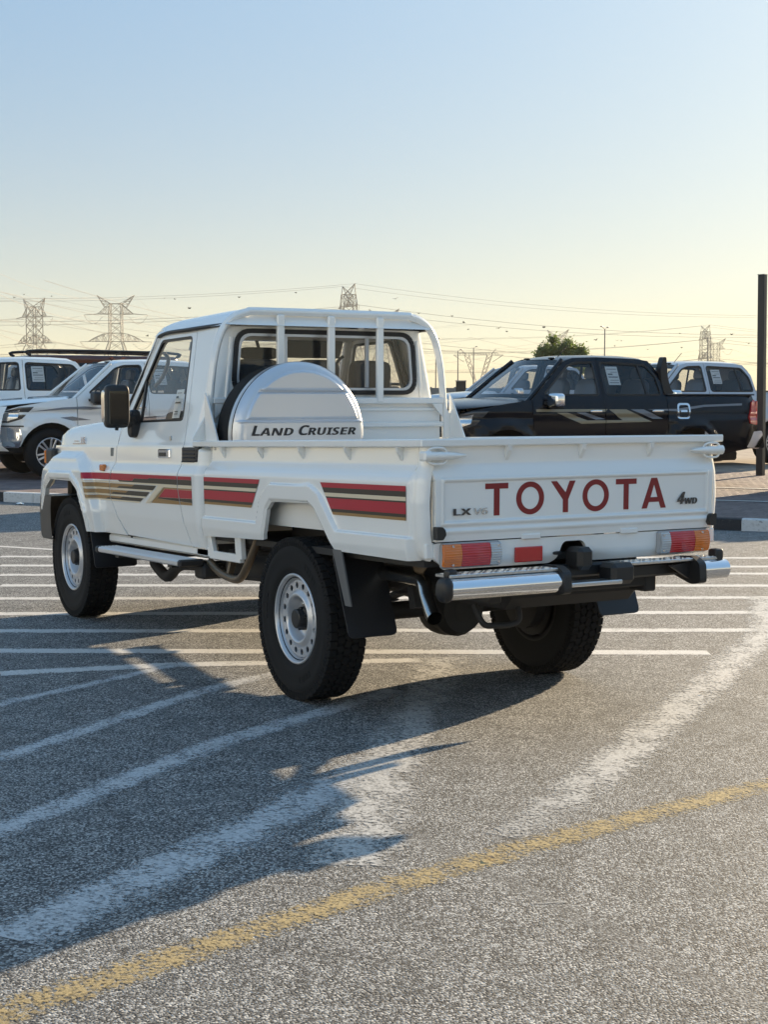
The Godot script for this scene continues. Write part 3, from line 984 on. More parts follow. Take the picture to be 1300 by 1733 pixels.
func truck_bed(t: Node3D, P: Material) -> void:
	var mb := MB.new()
	box(mb, Vector3(-0.07, 0.855, 0), Vector3(2.28, 0.03, 1.50))
	for k in 9:
		box(mb, Vector3(-0.07, 0.876, -0.64 + 0.16 * k), Vector3(2.2, 0.012, 0.06), 0.004)
	for s in [-1.0, 1.0]:
		box(mb, Vector3(-0.07, 1.045, s * 0.745), Vector3(2.26, 0.38, 0.02))
	box(mb, Vector3(1.075, 1.02, 0), Vector3(0.03, 0.44, 1.50), 0.004)
	put(t, "bed_tub", mb, P)
	# headboard: a hoop of square tube with three uprights and pressed slats
	mb = MB.new()
	var sq := PackedVector2Array()
	for i in 4:
		for e in [-0.22, 0.22]:
			sq.append(Vector2.from_angle(PI / 2 * i + e).normalized() * 1.06)
	var half := [Vector3(1.10, 1.25, -0.775), Vector3(1.10, 1.45, -0.760), Vector3(1.10, 1.66, -0.738), Vector3(1.10, 1.80, -0.708), Vector3(1.10, 1.89, -0.668), Vector3(1.10, 1.945, -0.610), Vector3(1.10, 1.974, -0.53), Vector3(1.10, 1.981, -0.42)]
	var all := half.duplicate()
	for i in range(half.size() - 1, -1, -1):
		all.append(half[i] * Vector3(1, 1, -1))
	tube(mb, curve(all, 4), 0.021, 8, true, PackedVector2Array(Array(sq).map(func(q): return q.rotated(PI / 4 * 0.0))))
	var hb := put(t, "headboard", mb, P)
	for z in [-0.334, -0.014, 0.306]:
		mb = MB.new()
		box(mb, Vector3(1.082, 1.72, z), Vector3(0.026, 0.49, 0.046), 0.006)
		put(hb, "upright", mb, P)
	for e in [[1.4855, 0.036], [1.347, 0.030]]:
		mb = MB.new()
		box(mb, Vector3(1.090, e[0], 0.0), Vector3(0.034, e[1], 1.49), 0.006)
		put(hb, "cross_bar", mb, P)
	mb = MB.new()
	box(mb, Vector3(1.108, 1.415, 0), Vector3(0.006, 0.12, 1.47))
	box(mb, Vector3(1.098, 1.436, 0), Vector3(0.012, 0.020, 1.40), 0.004)
	box(mb, Vector3(1.108, 1.29, 0), Vector3(0.006, 0.10, 1.47))
	put(hb, "slat", mb, P)
	for s in [-1.0, 1.0]:
		mb = MB.new()
		prism(mb, pv([0.0, 0.0, 0.12, 0.0, 0.12, 0.012, 0.0, 0.205]), Transform3D(Basis(Vector3(0, 0, s), Vector3.UP, Vector3.LEFT * s), Vector3(1.085, 1.268, s * 0.745)), 0.010)
		prism(mb, pv([0.0, 0.0, -0.17, 0.0, -0.02, 0.24, 0.0, 0.26]), Transform3D(Basis(Vector3.RIGHT, Vector3.UP, Vector3.BACK), Vector3(1.082, 1.268, s * 0.79 - 0.004)), 0.008)
		prism(mb, pv([0.0, 0.0, -0.075, 0.0, 0.0, -0.08]), Transform3D(Basis(Vector3(0, 0, s), Vector3.UP, Vector3.LEFT * s), Vector3(1.078, 1.468, s * 0.735)), 0.008)
		put(hb, "gusset", mb, P)

func truck_tail(t: Node3D, P: Material) -> void:
	var mb := MB.new()
	var gate := pv([-0.757, 0.838, 0.757, 0.838, 0.759, 1.09, 0.772, 1.15, 0.772, 1.238, -0.772, 1.238, -0.772, 1.15, -0.759, 1.09])
	sheet(mb, gate, [], 0.0085, gate_skin(), Vector3.LEFT, 0.03)
	var tg := put(t, "tailgate", mb, P)
	mb = MB.new()
	box(mb, Vector3(-1.212, 1.2515, 0), Vector3(0.042, 0.033, 1.655), 0.005)
	put(tg, "gate_rail", mb, P)
	for z in [-0.385, 0.01, 0.395]:
		mb = MB.new()
		prism(mb, pv([0.0, 1.236, -0.034, 1.236, -0.030, 1.215, -0.012, 1.186, 0.0, 1.172]), Transform3D(Basis(Vector3.RIGHT, Vector3.UP, Vector3.BACK), Vector3(-1.2065, 0, z - 0.009)), 0.018)
		put(tg, "gusset", mb, P)
	# red letters
	var skin := gate_skin(0.0016)
	var y0 := 0.939
	var y1 := 1.0765
	var tee := func(c: float, w: float) -> PackedVector2Array: return pv([c - w, y1, c - w, y1 - 0.024, c - 0.0145, y1 - 0.024, c - 0.0145, y0, c + 0.0145, y0, c + 0.0145, y1 - 0.024, c + w, y1 - 0.024, c + w, y1])
	var letters := [[tee.call(-0.451, 0.059), []], [tee.call(0.2505, 0.059), []]]
	for c in [-0.2765, 0.079]:
		letters.append([ring2(Vector2(c, (y0 + y1) / 2), 0.0735, 0.071, 40), [ring2(Vector2(c, (y0 + y1) / 2), 0.047, 0.048, 36)]])
	letters.append([pv([-0.167, y1, -0.1015, 0.995, -0.1015, y0, -0.073, y0, -0.073, 0.995, -0.0075 + -0.0265 + 0.0, y1, -0.066, y1, -0.0870, 1.026, -0.135, y1]), []])
	letters.append([pv([0.341, y0, 0.395, y1, 0.429, y1, 0.4825, y0, 0.452, y0, 0.441, 0.9675, 0.3825, 0.9675, 0.371, y0]), [pv([0.3915, 0.989, 0.4325, 0.989, 0.412, 1.047])]])
	for l in letters:
		mb = MB.new()
		sheet(mb, l[0], l[1], 0.03, skin, Vector3.LEFT, 0.001)
		put(tg, "letter", mb, M.letter_red)
	# badges: letters stand on the gate, facing back
	var bx := Basis(Vector3.BACK, Vector3.UP, Vector3.LEFT)
	mb = MB.new()
	lettering(mb, "LX", 0.028, Transform3D(bx, Vector3(-1.236, 0.947, -0.672)), 0.0, 2.15)
	put(tg, "badge", mb, M.dark_badge)
	mb = MB.new()
	lettering(mb, "V6", 0.027, Transform3D(bx, Vector3(-1.236, 0.947, -0.572)), 0.12, 1.75, 400)
	put(tg, "badge", mb, M.chrome_dull)
	mb = MB.new()
	lettering(mb, "4", 0.056, Transform3D(bx, Vector3(-1.236, 0.952, 0.543)), 0.28, 0.95)
	lettering(mb, "WD", 0.028, Transform3D(bx, Vector3(-1.236, 0.952, 0.588)), 0.10, 1.25)
	put(tg, "badge", mb, M.dark_badge)
	# latch handles
	for s in [-1.0, 1.0]:
		mb = MB.new()
		var row := []
		for e in [[0.815, 0.019], [0.79, 0.020], [0.735, 0.019], [0.70, 0.017], [0.65, 0.012], [0.62, 0.006]]:
			row.append([Vector3(-1.232, 1.197 + e[1], s * e[0]), Vector3(-1.250, 1.197 + e[1] * 0.7, s * e[0]), Vector3(-1.254, 1.197, s * e[0]), Vector3(-1.250, 1.197 - e[1] * 0.7, s * e[0]), Vector3(-1.232, 1.197 - e[1], s * e[0])])
		loft(mb, row)
		mb.face(row[0], Vector3(0, 0, s))
		box(mb, Vector3(-1.225, 1.197, s * 0.80), Vector3(0.05, 0.042, 0.045), 0.008)
		var ha := put(tg, "latch_handle", mb, P)
		mb = MB.new()
		var lp := []
		for i in 21:
			lp.append(Vector3(-1.226 - 0.012 * absf(sin(TAU * i / 20)), 1.197 + 0.034 * sin(TAU * i / 20), s * (0.752 + 0.052 * signf(cos(TAU * i / 20)) * pow(absf(cos(TAU * i / 20)), 0.6))))
		tube(mb, lp, 0.0055, 8, false)
		put(ha, "latch_ring", mb, P)
		mb = MB.new()
		prism(mb, rounded(pv([-0.020, -0.027, 0.010, -0.027, 0.025, -0.006, 0.020, 0.015, 0.006, 0.028, -0.020, 0.028]), 0.005, 2), Transform3D(Basis(Vector3(0, 0, -s), Vector3.UP, Vector3.LEFT), Vector3(-1.228, 0.875, s * 0.746)), 0.034)
		put(t, "rubber_stop", mb, M.black)
	# panel below the gate
	mb = MB.new()
	var val := rounded(pv([-0.757, 0.833, 0.757, 0.833, 0.757, 0.785, 0.69, 0.717, 0.092, 0.717, 0.06, 0.728, 0.025, 0.800, 0.008, 0.812, -0.082, 0.812, -0.098, 0.800, -0.128, 0.728, -0.15, 0.717, -0.70, 0.717, -0.757, 0.765]), 0.012, 2)
	sheet(mb, val, [], 0.03, func(p): return Vector3(-1.226 + 0.03 * smoothstep(0.755, 0.71, p.y), p.y, p.x), Vector3.LEFT, 0.02)
	for z in [-0.27, 0.27]:
		box(mb, Vector3(-1.232, 0.842, z), Vector3(0.016, 0.026, 0.10), 0.005)
	for e in [[-0.772, 0.80, 1.0], [0.772, 0.80, 1.0]]:
		box(mb, Vector3(-1.208, 0.80, e[0]), Vector3(0.02, 0.07, 0.05), 0.008)
	var va := put(t, "rear_valance", mb, P)
	mb = MB.new()
	blob(mb, Vector3(-1.232, 0.762, -0.128), Vector3(0.012, 0.016, 0.045), 0.6)
	put(va, "valance_plug", mb, M.black)
	# lamps
	for s in [-1.0, 1.0]:
		var z0 := 0.433
		var z1 := 0.735
		mb = MB.new()
		box(mb, Vector3(-1.232, 0.7795, s * (z0 + z1) / 2), Vector3(0.024, 0.108, z1 - z0), 0.010)
		var lamp := put(t, "tail_lamp", mb, M.lamp_bezel)
		var cuts := [["clear_lens", z0 + 0.008, 0.494, M.lens_clear], ["red_lens", 0.495, 0.640, M.lens_red], ["amber_lens", 0.641, z1 - 0.006, M.lens_amber]]
		for c in cuts:
			mb = MB.new()
			var za: float = minf(s * c[1], s * c[2])
			var zb: float = maxf(s * c[1], s * c[2])
			var mid: float = (za + zb) / 2
			# a bowed lens with fine ribs, deeper over the bulb
			sheet(mb, rounded(rect2(za, 0.732, zb, 0.827), 0.005, 2), [], 0.0035, func(p): return Vector3(-1.250 - 0.010 * (1.0 - pow((p.y - 0.7795) / 0.048, 2.0)) - 0.0012 * cos(p.y * TAU / 0.0105) - 0.006 * exp(-pow((p.x - mid) / 0.03, 2.0) - pow((p.y - 0.7795) / 0.025, 2.0)), p.y, p.x), Vector3.LEFT, 0.02)
			put(lamp, c[0], mb, c[3])
		for e in [[0.685, 0.818], [0.685, 0.741], [0.455, 0.815], [0.455, 0.744]]:
			mb = MB.new()
			lathe(mb, [Vector2(0, 0.006), Vector2(0.003, 0.005), Vector2(0.003, 0.0)], Transform3D(Basis(Vector3.BACK, Vector3.UP, Vector3.LEFT), Vector3(-1.258, e[1], s * e[0])), 10)
			put(lamp, "screw", mb, M.chrome)
	mb = MB.new()
	box(mb, Vector3(-1.232, 0.765, -0.281), Vector3(0.014, 0.066, 0.145), 0.004)
	put(t, "reflector", mb, M.lens_red)
	# rear step bumper
	mb = MB.new()
	lathe(mb, [Vector2(-0.765, 0.0), Vector2(-0.765, 0.045), Vector2(-0.205, 0.045), Vector2(-0.205, 0.0)], Transform3D(Basis(), Vector3(-1.335, 0.648, 0)), 28)
	var bu := put(t, "rear_bumper", mb, M.chrome)
	mb = MB.new()
	lathe(mb, [Vector2(0.60, 0.0), Vector2(0.60, 0.045), Vector2(0.748, 0.045), Vector2(0.748, 0.0)], Transform3D(Basis(), Vector3(-1.335, 0.652, 0)), 28)
	put(bu, "bumper_tube", mb, M.chrome)
	for e in [[-0.475, 0.56, 0.702], [0.43, 0.54, 0.704]]:
		mb = MB.new()
		box(mb, Vector3(-1.285, e[2], e[0]), Vector3(0.115, 0.014, e[1]), 0.003)
		for i in int(e[1] / 0.03):
			for k in 3:
				box(mb, Vector3(-1.255 - 0.035 * k, e[2] + 0.0075, e[0] - e[1] * 0.5 + 0.02 + i * 0.03), Vector3(0.005, 0.003, 0.018), 0.0, Basis(Vector3.UP, 0.7 if (i + k) % 2 else -0.7))
			box(mb, Vector3(-1.3435, e[2], e[0] - e[1] * 0.5 + 0.02 + i * 0.03), Vector3(0.003, 0.004, 0.016), 0.0, Basis(Vector3.RIGHT, 0.5 if i % 2 else -0.5))
		put(bu, "tread_plate", mb, M.checker)
	mb = MB.new()
	blob(mb, Vector3(-1.335, 0.648, -0.775), Vector3(0.095, 0.105, 0.06), 0.8)
	blob(mb, Vector3(-1.315, 0.707, -0.735), Vector3(0.05, 0.05, 0.05), 0.6)
	blob(mb, Vector3(-1.315, 0.715, 0.715), Vector3(0.06, 0.06, 0.05), 0.4)
	put(bu, "end_cap", mb, M.black)
	mb = MB.new()
	for z in [-0.185, 0.575]:
		prism(mb, rounded(pv([-1.392, 0.60, -1.385, 0.69, -1.33, 0.718, -1.20, 0.712, -1.20, 0.63, -1.33, 0.59]), 0.02, 3), Transform3D(Basis(Vector3.RIGHT, Vector3.UP, Vector3.BACK), Vector3(0, 0, z - 0.02)), 0.04)
	for e in [[0.14, 0.13, 0.665, 0.095], [-0.038, 0.085, 0.738, 0.10]]:
		box(mb, Vector3(-1.31 if e[0] > 0.0 else -1.27, e[2], e[0]), Vector3(0.12, e[3], e[1]), 0.02)
	box(mb, Vector3(-1.22, 0.68, 0.03), Vector3(0.06, 0.06, 0.34), 0.01)
	box(mb, Vector3(-1.24, 0.66, 0.38), Vector3(0.05, 0.06, 0.45), 0.01)
	prism(mb, pv([0.44, 0.68, 0.59, 0.695, 0.59, 0.61, 0.56, 0.612]), Transform3D(Basis(Vector3.BACK, Vector3.UP, Vector3.LEFT), Vector3(-1.30, 0, 0)), 0.02)
	put(bu, "bumper_bracket", mb, M.black)
	mb = MB.new()
	box(mb, Vector3(-1.33, 0.633, -0.022), Vector3(0.10, 0.018, 0.285), 0.004)
	for i in 9:
		box(mb, Vector3(-1.3808, 0.633, -0.145 + 0.03 * i), Vector3(0.003, 0.006, 0.016), 0.0, Basis(Vector3.RIGHT, 0.5 if i % 2 else -0.5))
	put(bu, "tread_plate", mb, M.checker)

func truck_under(t: Node3D, P: Material) -> void:
	var mb := MB.new()
	for s in [-1.0, 1.0]:
		box(mb, Vector3(1.25, 0.62, s * 0.43), Vector3(4.9, 0.13, 0.07), 0.008)
	for x in [-1.15, -0.75, -0.2, 0.5, 1.2, 2.1, 2.9, 3.6]:
		box(mb, Vector3(x, 0.63, 0), Vector3(0.09, 0.10, 0.86), 0.008)
	box(mb, Vector3(-0.08, 0.745, 0), Vector3(2.2, 0.03, 1.56))
	box(mb, Vector3(1.85, 0.72, 0), Vector3(1.3, 0.05, 1.50))
	for s in [-1.0, 1.0]:  # inner wheel arches
		box(mb, Vector3(-0.12, 0.93, s * 0.60), Vector3(1.0, 0.30, 0.03))
		box(mb, Vector3(-0.12, 0.985, s * 0.71), Vector3(1.0, 0.02, 0.20))
		box(mb, Vector3(3.28, 0.90, s * 0.55), Vector3(1.0, 0.50, 0.03))
		box(mb, Vector3(3.28, 1.05, s * 0.71), Vector3(0.95, 0.02, 0.28))
	box(mb, Vector3(3.1, 0.75, 0), Vector3(1.0, 0.35, 0.9), 0.03)
	var ch := put(t, "chassis", mb, M.under_black)
	mb = MB.new()
	for s in [-1.0, 1.0]:
		for k in 5:
			var l := 1.35 - 0.20 * k
			var pts := []
			for i in 9:
				var u := -1.0 + 0.25 * i
				pts.append(Vector3(-0.02 + u * l * 0.5, 0.475 + 0.13 * u * u * (l / 1.35) * (l / 1.35) - 0.011 * k, s * 0.53))
			for i in 8:
				bar(mb, pts[i], pts[i + 1], 0.07, 0.009)
		bar(mb, Vector3(-0.69, 0.60, s * 0.53), Vector3(-0.72, 0.50, s * 0.53), 0.05, 0.05)
		tube(mb, [Vector3(-0.12, 0.40, s * 0.42), Vector3(-0.28, 0.68, s * 0.36)], 0.025, 10)
	put(ch, "leaf_spring", mb, M.under_black)
	cur_rake = 0.0
	mb = MB.new()
	tube(mb, [Vector3(0, 0.398, -0.62), Vector3(0, 0.398, 0.62)], 0.045, 14)
	blob(mb, Vector3(0.02, 0.398, 0.10), Vector3(0.34, 0.30, 0.26), 0.8)
	lathe(mb, [Vector2(-0.11, 0.0), Vector2(-0.11, 0.12), Vector2(-0.06, 0.145), Vector2(0, 0.145)], Transform3D(Basis(Vector3.BACK, Vector3.UP, Vector3.RIGHT), Vector3(-0.03, 0.398, 0.10)), 20)
	tube(mb, [Vector3(3.18, 0.398, -0.68), Vector3(3.18, 0.398, 0.68)], 0.045, 14)
	for s in [-1.0, 1.0]:
		lathe(mb, [Vector2(-0.05, 0.0), Vector2(-0.05, 0.15), Vector2(0.03, 0.15)], Transform3D(Basis(), Vector3(0, 0.398, s * 0.60)), 20)
	tube(mb, [Vector3(0.1, 0.42, 0.10), Vector3(1.6, 0.52, 0.06)], 0.04, 12)
	put(ch, "axle", mb, M.under_black)
	cur_rake = RAKE
	mb = MB.new()  # tow hook and tank
	tube(mb, curve([Vector3(-1.02, 0.535, -0.42), Vector3(-1.06, 0.455, -0.40), Vector3(-1.06, 0.44, -0.34), Vector3(-1.06, 0.44, -0.24), Vector3(-1.06, 0.47, -0.205), Vector3(-1.02, 0.55, -0.20)], 5), 0.014, 8)
	put(ch, "tow_hook", mb, M.under_black)
	mb = MB.new()
	box(mb, Vector3(0.82, 0.60, 0.22), Vector3(0.75, 0.26, 0.62), 0.05)
	box(mb, Vector3(-0.86, 0.585, 0.08), Vector3(0.46, 0.16, 0.80), 0.05)
	put(ch, "fuel_tank", mb, M.under_black)
	mb = MB.new()
	bar(mb, Vector3(0.95, 0.60, -0.70), Vector3(0.30, 0.60, -0.55), 0.10, 0.16, Vector3.UP, 0.02)
	tube(mb, curve([Vector3(2.6, 0.48, -0.5), Vector3(2.35, 0.44, -0.55), Vector3(2.15, 0.43, -0.58), Vector3(1.9, 0.52, -0.60), Vector3(1.4, 0.54, -0.6), Vector3(1.1, 0.54, -0.6)], 4), 0.035, 10)
	box(mb, Vector3(1.15, 0.545, -0.74), Vector3(0.13, 0.08, 0.14), 0.015)
	put(ch, "exhaust_pipe", mb, M.under_black)
	mb = MB.new()
	tube(mb, curve([Vector3(-0.20, 0.60, -0.52), Vector3(-0.45, 0.645, -0.585), Vector3(-0.60, 0.652, -0.60), Vector3(-0.85, 0.650, -0.615), Vector3(-0.935, 0.635, -0.63), Vector3(-0.985, 0.585, -0.645), Vector3(-1.06, 0.525, -0.665), Vector3(-1.10, 0.50, -0.675)], 6), 0.034, 16, false)
	put(t, "tail_pipe", mb, M.exhaust)
	mb = MB.new()
	prism(mb, pv([-0.80, 0.76, -1.0, 0.76, -0.90, 0.66, -0.86, 0.66]), Transform3D(Basis(Vector3.RIGHT, Vector3.UP, Vector3.BACK), Vector3(0, 0, -0.625)), 0.006)
	put(ch, "pipe_hanger", mb, M.brown_steel)

func truck_spare(t: Node3D) -> void:
	var c := Vector3(0.0, 1.292, -0.364)
	var sp := holder(t, "spare_wheel")
	var R := 0.398
	var mb := MB.new()
	lathe_smooth(mb, [Vector2(0.0, 0.20), Vector2(0.0, 0.34), Vector2(0.02, 0.380), Vector2(0.05, 0.392), Vector2(0.10, 0.394), Vector2(0.245, 0.392), Vector2(0.275, 0.376), Vector2(0.295, 0.34), Vector2(0.295, 0.2)], Transform3D(Basis(Vector3.BACK, Vector3.UP, Vector3.RIGHT), Vector3(0.765, c.y, c.z)), 64)
	put(sp, "tyre", mb, M.rubber)
	mb = MB.new()
	var face := func(p: Vector2) -> Vector3:  # p is (z, y) about the centre
		var r := p.length()
		var x := 0.745 + 0.065 * (1.0 - sqrt(maxf(0.0, 1.0 - pow(clampf((r - 0.335) / 0.0652, 0.0, 1.0), 2.0))))
		# raised field above the lower ledge, crossed by one groove
		var d := minf(0.352 - r, p.y - 0.082)
		x -= 0.010 * smoothstep(0.0, 0.014, d)
		x += 0.016 * smoothstep(0.0, 0.004, d) * (smoothstep(0.226, 0.229, p.y) - smoothstep(0.230, 0.252, p.y))
		x -= 0.010 * (smoothstep(0.066, 0.070, p.y) - smoothstep(0.072, 0.082, p.y)) * smoothstep(0.40, 0.37, r)
		return Vector3(x, c.y + p.y, c.z + p.x)
	sheet(mb, ring2(Vector2.ZERO, R, R, 128), [], 0.0075, face, Vector3.LEFT)
	lathe(mb, [Vector2(0.806, R), Vector2(0.845, R + 0.001), Vector2(0.845, R - 0.008)], Transform3D(Basis(Vector3.BACK, Vector3.UP, Vector3.RIGHT), Vector3(0, c.y, c.z)), 96)
	var cover := put(sp, "wheel_cover", mb, M.silver_cover)
	mb = MB.new()
	var bx := Basis(Vector3.BACK, Vector3.UP, Vector3.LEFT)
	var org := Vector3(0.744, 1.291, c.z - 0.308)
	var u := lettering(mb, "L", 0.054, Transform3D(bx, org), 0.32, 1.40)
	u += 0.004
	u += lettering(mb, "AND", 0.041, Transform3D(bx, org + bx.x * u), 0.32, 1.66) + 0.034
	u += lettering(mb, "C", 0.054, Transform3D(bx, org + bx.x * u), 0.32, 1.40) + 0.005
	u += lettering(mb, "RUISER", 0.041, Transform3D(bx, org + bx.x * u), 0.32, 1.60)
	put(cover, "lettering", mb, M.ink)

# ---------- the double cab pickups on the paving; their origin lies on the ground under the rear axle

var ZBODY := pv([0.42, 0.80, 0.55, 0.865, 0.80, 0.900, 1.02, 0.905, 1.10, 0.890, 1.22, 0.865, 1.26, 0.845, 1.55, 0.725, 1.76, 0.630, 1.84, 0.59])

func car_skin(s: float, off := 0.0) -> Callable:
	return func(p: Vector2) -> Vector3:
		var z := soft(p.y, ZBODY, 0.015)
		for cx in [0.0, 3.085]:
			var d := p.distance_to(Vector2(cx, 0.40))
			z += 0.035 * (1.0 - smoothstep(0.50, 0.60, d)) * smoothstep(1.12, 0.98, p.y)
		z -= 0.02 * smoothstep(0.95, 1.0, p.y) * smoothstep(1.06, 1.0, p.y)
		var f := smoothstep(3.0, 4.05, p.x)
		z -= 0.30 * f * f * f + 0.06 * f
		z -= 0.05 * pow(smoothstep(-0.9, -1.22, p.x), 2.0)
		return Vector3(p.x, p.y, s * (z + off))

func alloy_wheel(parent: Node, R: float, tw: float, m: Material) -> Node3D:
	var w := holder(parent, "wheel")
	var h := tw * 0.5
	var mb := MB.new()
	lathe_smooth(mb, [Vector2(-h, 0.2), Vector2(-h, R - 0.05), Vector2(-h * 0.85, R - 0.01), Vector2(-h * 0.4, R), Vector2(h * 0.4, R), Vector2(h * 0.85, R - 0.01), Vector2(h, R - 0.05), Vector2(h * 1.03, R - 0.10), Vector2(h * 0.92, 0.235), Vector2(h * 0.6, 0.225)], Transform3D(), 40)
	put(w, "tyre", mb, M.rubber)
	mb = MB.new()
	lathe_smooth(mb, [Vector2(-h * 0.5, 0.20), Vector2(h * 0.7, 0.215), Vector2(h * 0.92, 0.222), Vector2(h * 0.95, 0.238), Vector2(h * 0.85, 0.24)], Transform3D(), 40)
	for k in 6:
		var a := TAU * k / 6
		var d := Vector3(cos(a), sin(a), 0)
		var g := Vector3(-sin(a), cos(a), 0)
		for e in [-1.0, 1.0]:
			bar(mb, d * 0.05 + g * 0.015 * e + Vector3.BACK * h * 0.62, d * 0.222 + g * 0.038 * e + Vector3.BACK * h * 0.88, 0.03, 0.03, Vector3.BACK, 0.006)
	lathe(mb, [Vector2(h * 0.4, 0.075), Vector2(h * 0.72, 0.07), Vector2(h * 0.78, 0.03), Vector2(h * 0.78, 0.0)], Transform3D(), 20)
	put(w, "rim", mb, m)
	mb = MB.new()
	lathe(mb, [Vector2(h * 0.1, 0.2), Vector2(h * 0.1, 0.0)], Transform3D(), 24)
	put(w, "brake_disc", mb, M.black)
	return w

func make_double_cab(label: String, at: Vector3, yaw: float, paint: Material, o := {}) -> Node3D:
	var t := thing(o.get("called", "parked_pickup"), label, o.get("category", "pickup truck"), at, -yaw, o.get("group", "double cab pickups parked on the paving"))
	var mb: MB
	var st := 0.07
	var suv: bool = o.get("suv", false)
	var arch_r := ring2(Vector2(0, 0.40), 0.455, 0.455, 28)
	var arch_f := ring2(Vector2(3.085, 0.40), 0.455, 0.455, 28)
	var bed := pv([-1.20, 0.56, -1.235, 0.80, -1.20, 1.05, -1.15, 1.305, 0.425, 1.315, 0.425, 0.47, -0.6, 0.47, -0.9, 0.52])
	var rear_door := pv([0.435, 0.47, 0.435, 1.26, 0.47, 1.60, 0.60, 1.775, 0.80, 1.80, 1.47, 1.815, 1.49, 1.26, 1.49, 0.47])
	var front_door := pv([1.50, 0.47, 1.50, 1.26, 1.48, 1.815, 1.86, 1.80, 2.02, 1.755, 2.66, 1.235, 2.66, 0.47])
	var fender := pv([2.67, 0.47, 2.67, 1.235, 3.05, 1.19, 3.55, 1.10, 3.86, 1.00, 3.98, 0.86, 4.01, 0.66, 3.97, 0.50])
	var win_r := rounded(pv([0.50, 1.30, 0.53, 1.55, 0.66, 1.715, 1.43, 1.745, 1.44, 1.30]), 0.05, 3)
	var win_f := rounded(pv([1.56, 1.30, 1.55, 1.745, 1.84, 1.735, 1.98, 1.69, 2.46, 1.30]), 0.04, 3)
	for s in [-1.0, 1.0]:
		var out := Vector3(0, 0, s)
		var jobs := [["bed_side", bed, [arch_r], []], ["rear_door", rear_door, [arch_r], [win_r]], ["front_door", front_door, [], [win_f]], ["fender", fender, [arch_f], []]]
		var nodes := {}
		for j in jobs:
			mb = MB.new()
			var polys := [j[1]]
			for c in j[2]:
				var nx := []
				for q in polys:
					nx.append_array(Geometry2D.clip_polygons(q, c))
				polys = nx
			for q in polys:
				sheet(mb, q, j[3], st, car_skin(s), out, 0.03)
			nodes[j[0]] = put(t, j[0], mb, paint)
		for e in [[win_r, "rear_door"], [win_f, "front_door"]]:
			mb = MB.new()
			sheet(mb, e[0], [], 0.2, car_skin(s, -0.015), out)
			put(nodes[e[1]], "window", mb, M.car_glass)
			mb = MB.new()
			var n: int = e[0].size()
			for i in n:
				bar(mb, car_skin(s, -0.004).call(e[0][i]), car_skin(s, -0.004).call(e[0][(i + 1) % n]), 0.03, 0.014, out)
			if e[1] == "rear_door":
				bar(mb, car_skin(s, -0.004).call(Vector2(0.74, 1.31)), car_skin(s, -0.004).call(Vector2(0.80, 1.72)), 0.035, 0.012, out)
			put(nodes[e[1]], "window_seal", mb, M.black)
			mb = MB.new()
			var hx := 0.62 if e[1] == "rear_door" else 1.66
			blob(mb, car_skin(s, 0.02).call(Vector2(hx, 1.085)), Vector3(0.20, 0.036, 0.03), 0.5)
			put(nodes[e[1]], "handle", mb, o.get("bright", M.chrome))
		# window sticker
		if s < 0:
			mb = MB.new()
			sheet(mb, rect2(1.14, 1.44, 1.34, 1.69), [], 0.3, car_skin(s, -0.020), out, 0.001)
			var pa := put(nodes.rear_door, "window_paper", mb, M.paper)
			mb = MB.new()
			for e in [[1.16, 1.65, 1.32, 1.66], [1.16, 1.61, 1.27, 1.617], [1.16, 1.54, 1.32, 1.555], [1.16, 1.50, 1.30, 1.507], [1.16, 1.465, 1.32, 1.475], [1.24, 1.575, 1.32, 1.595]]:
				sheet(mb, rect2(e[0], e[1], e[2], e[3]), [], 0.3, car_skin(s, -0.0185), out)
			put(pa, "print", mb, M.grey_badge)
		mb = MB.new()
		blob(mb, Vector3(2.40, 1.235, s * 1.03), Vector3(0.15, 0.19, 0.26), 0.45)
		var mi := put(t, "mirror", mb, o.get("mirror", M.chrome))
		mb = MB.new()
		bar(mb, Vector3(2.42, 1.19, s * 0.99), Vector3(2.45, 1.20, s * 0.84), 0.07, 0.04)
		blob(mb, Vector3(2.385, 1.15, s * 1.02), Vector3(0.12, 0.06, 0.22), 0.5)
		put(mi, "mirror_base", mb, M.black)
		# head lamp, wrapped round the corner
		mb = MB.new()
		var hl := pv([3.34, 1.095, 3.56, 1.085, 3.84, 0.995, 3.965, 0.86, 3.70, 0.85, 3.52, 0.91])
		sheet(mb, hl, [], 0.05, car_skin(s, 0.006), out, 0.02)
		var lamp := put(t, "headlight", mb, M.lamp_dark)
		mb = MB.new()
		sheet(mb, pv([3.54, 1.050, 3.80, 0.985, 3.92, 0.880, 3.72, 0.875, 3.58, 0.925]), [], 0.05, car_skin(s, 0.011), out)
		put(lamp, "headlight_lens", mb, M.chrome_dull)
		mb = MB.new()
		sheet(mb, rounded(pv([-1.19, 0.98, -1.165, 1.25, -1.10, 1.22, -1.02, 1.02, -1.04, 0.90, -1.20, 0.88]), 0.02, 2), [], 0.05, car_skin(s, 0.02), out, 0.03)
		box(mb, Vector3(-1.225, 1.06, s * 0.76), Vector3(0.03, 0.33, 0.15), 0.015)
		put(t, "tail_lamp", mb, M.lens_red)
		mb = MB.new()
		tube(mb, [Vector3(0.55, 0.42, s * 0.93), Vector3(2.5, 0.42, s * 0.93)], 0.04, 10)
		put(t, "side_step", mb, M.black)
		if o.has("stripe"):
			var sk: Callable = car_skin(s, 0.004)
			for d in o.stripe:
				for dd in [[nodes.bed_side, bed], [nodes.rear_door, rear_door], [nodes.front_door, front_door], [nodes.fender, fender]]:
					decal(dd[0], "stripe", d[0], dd[1], sk, out, d[1])
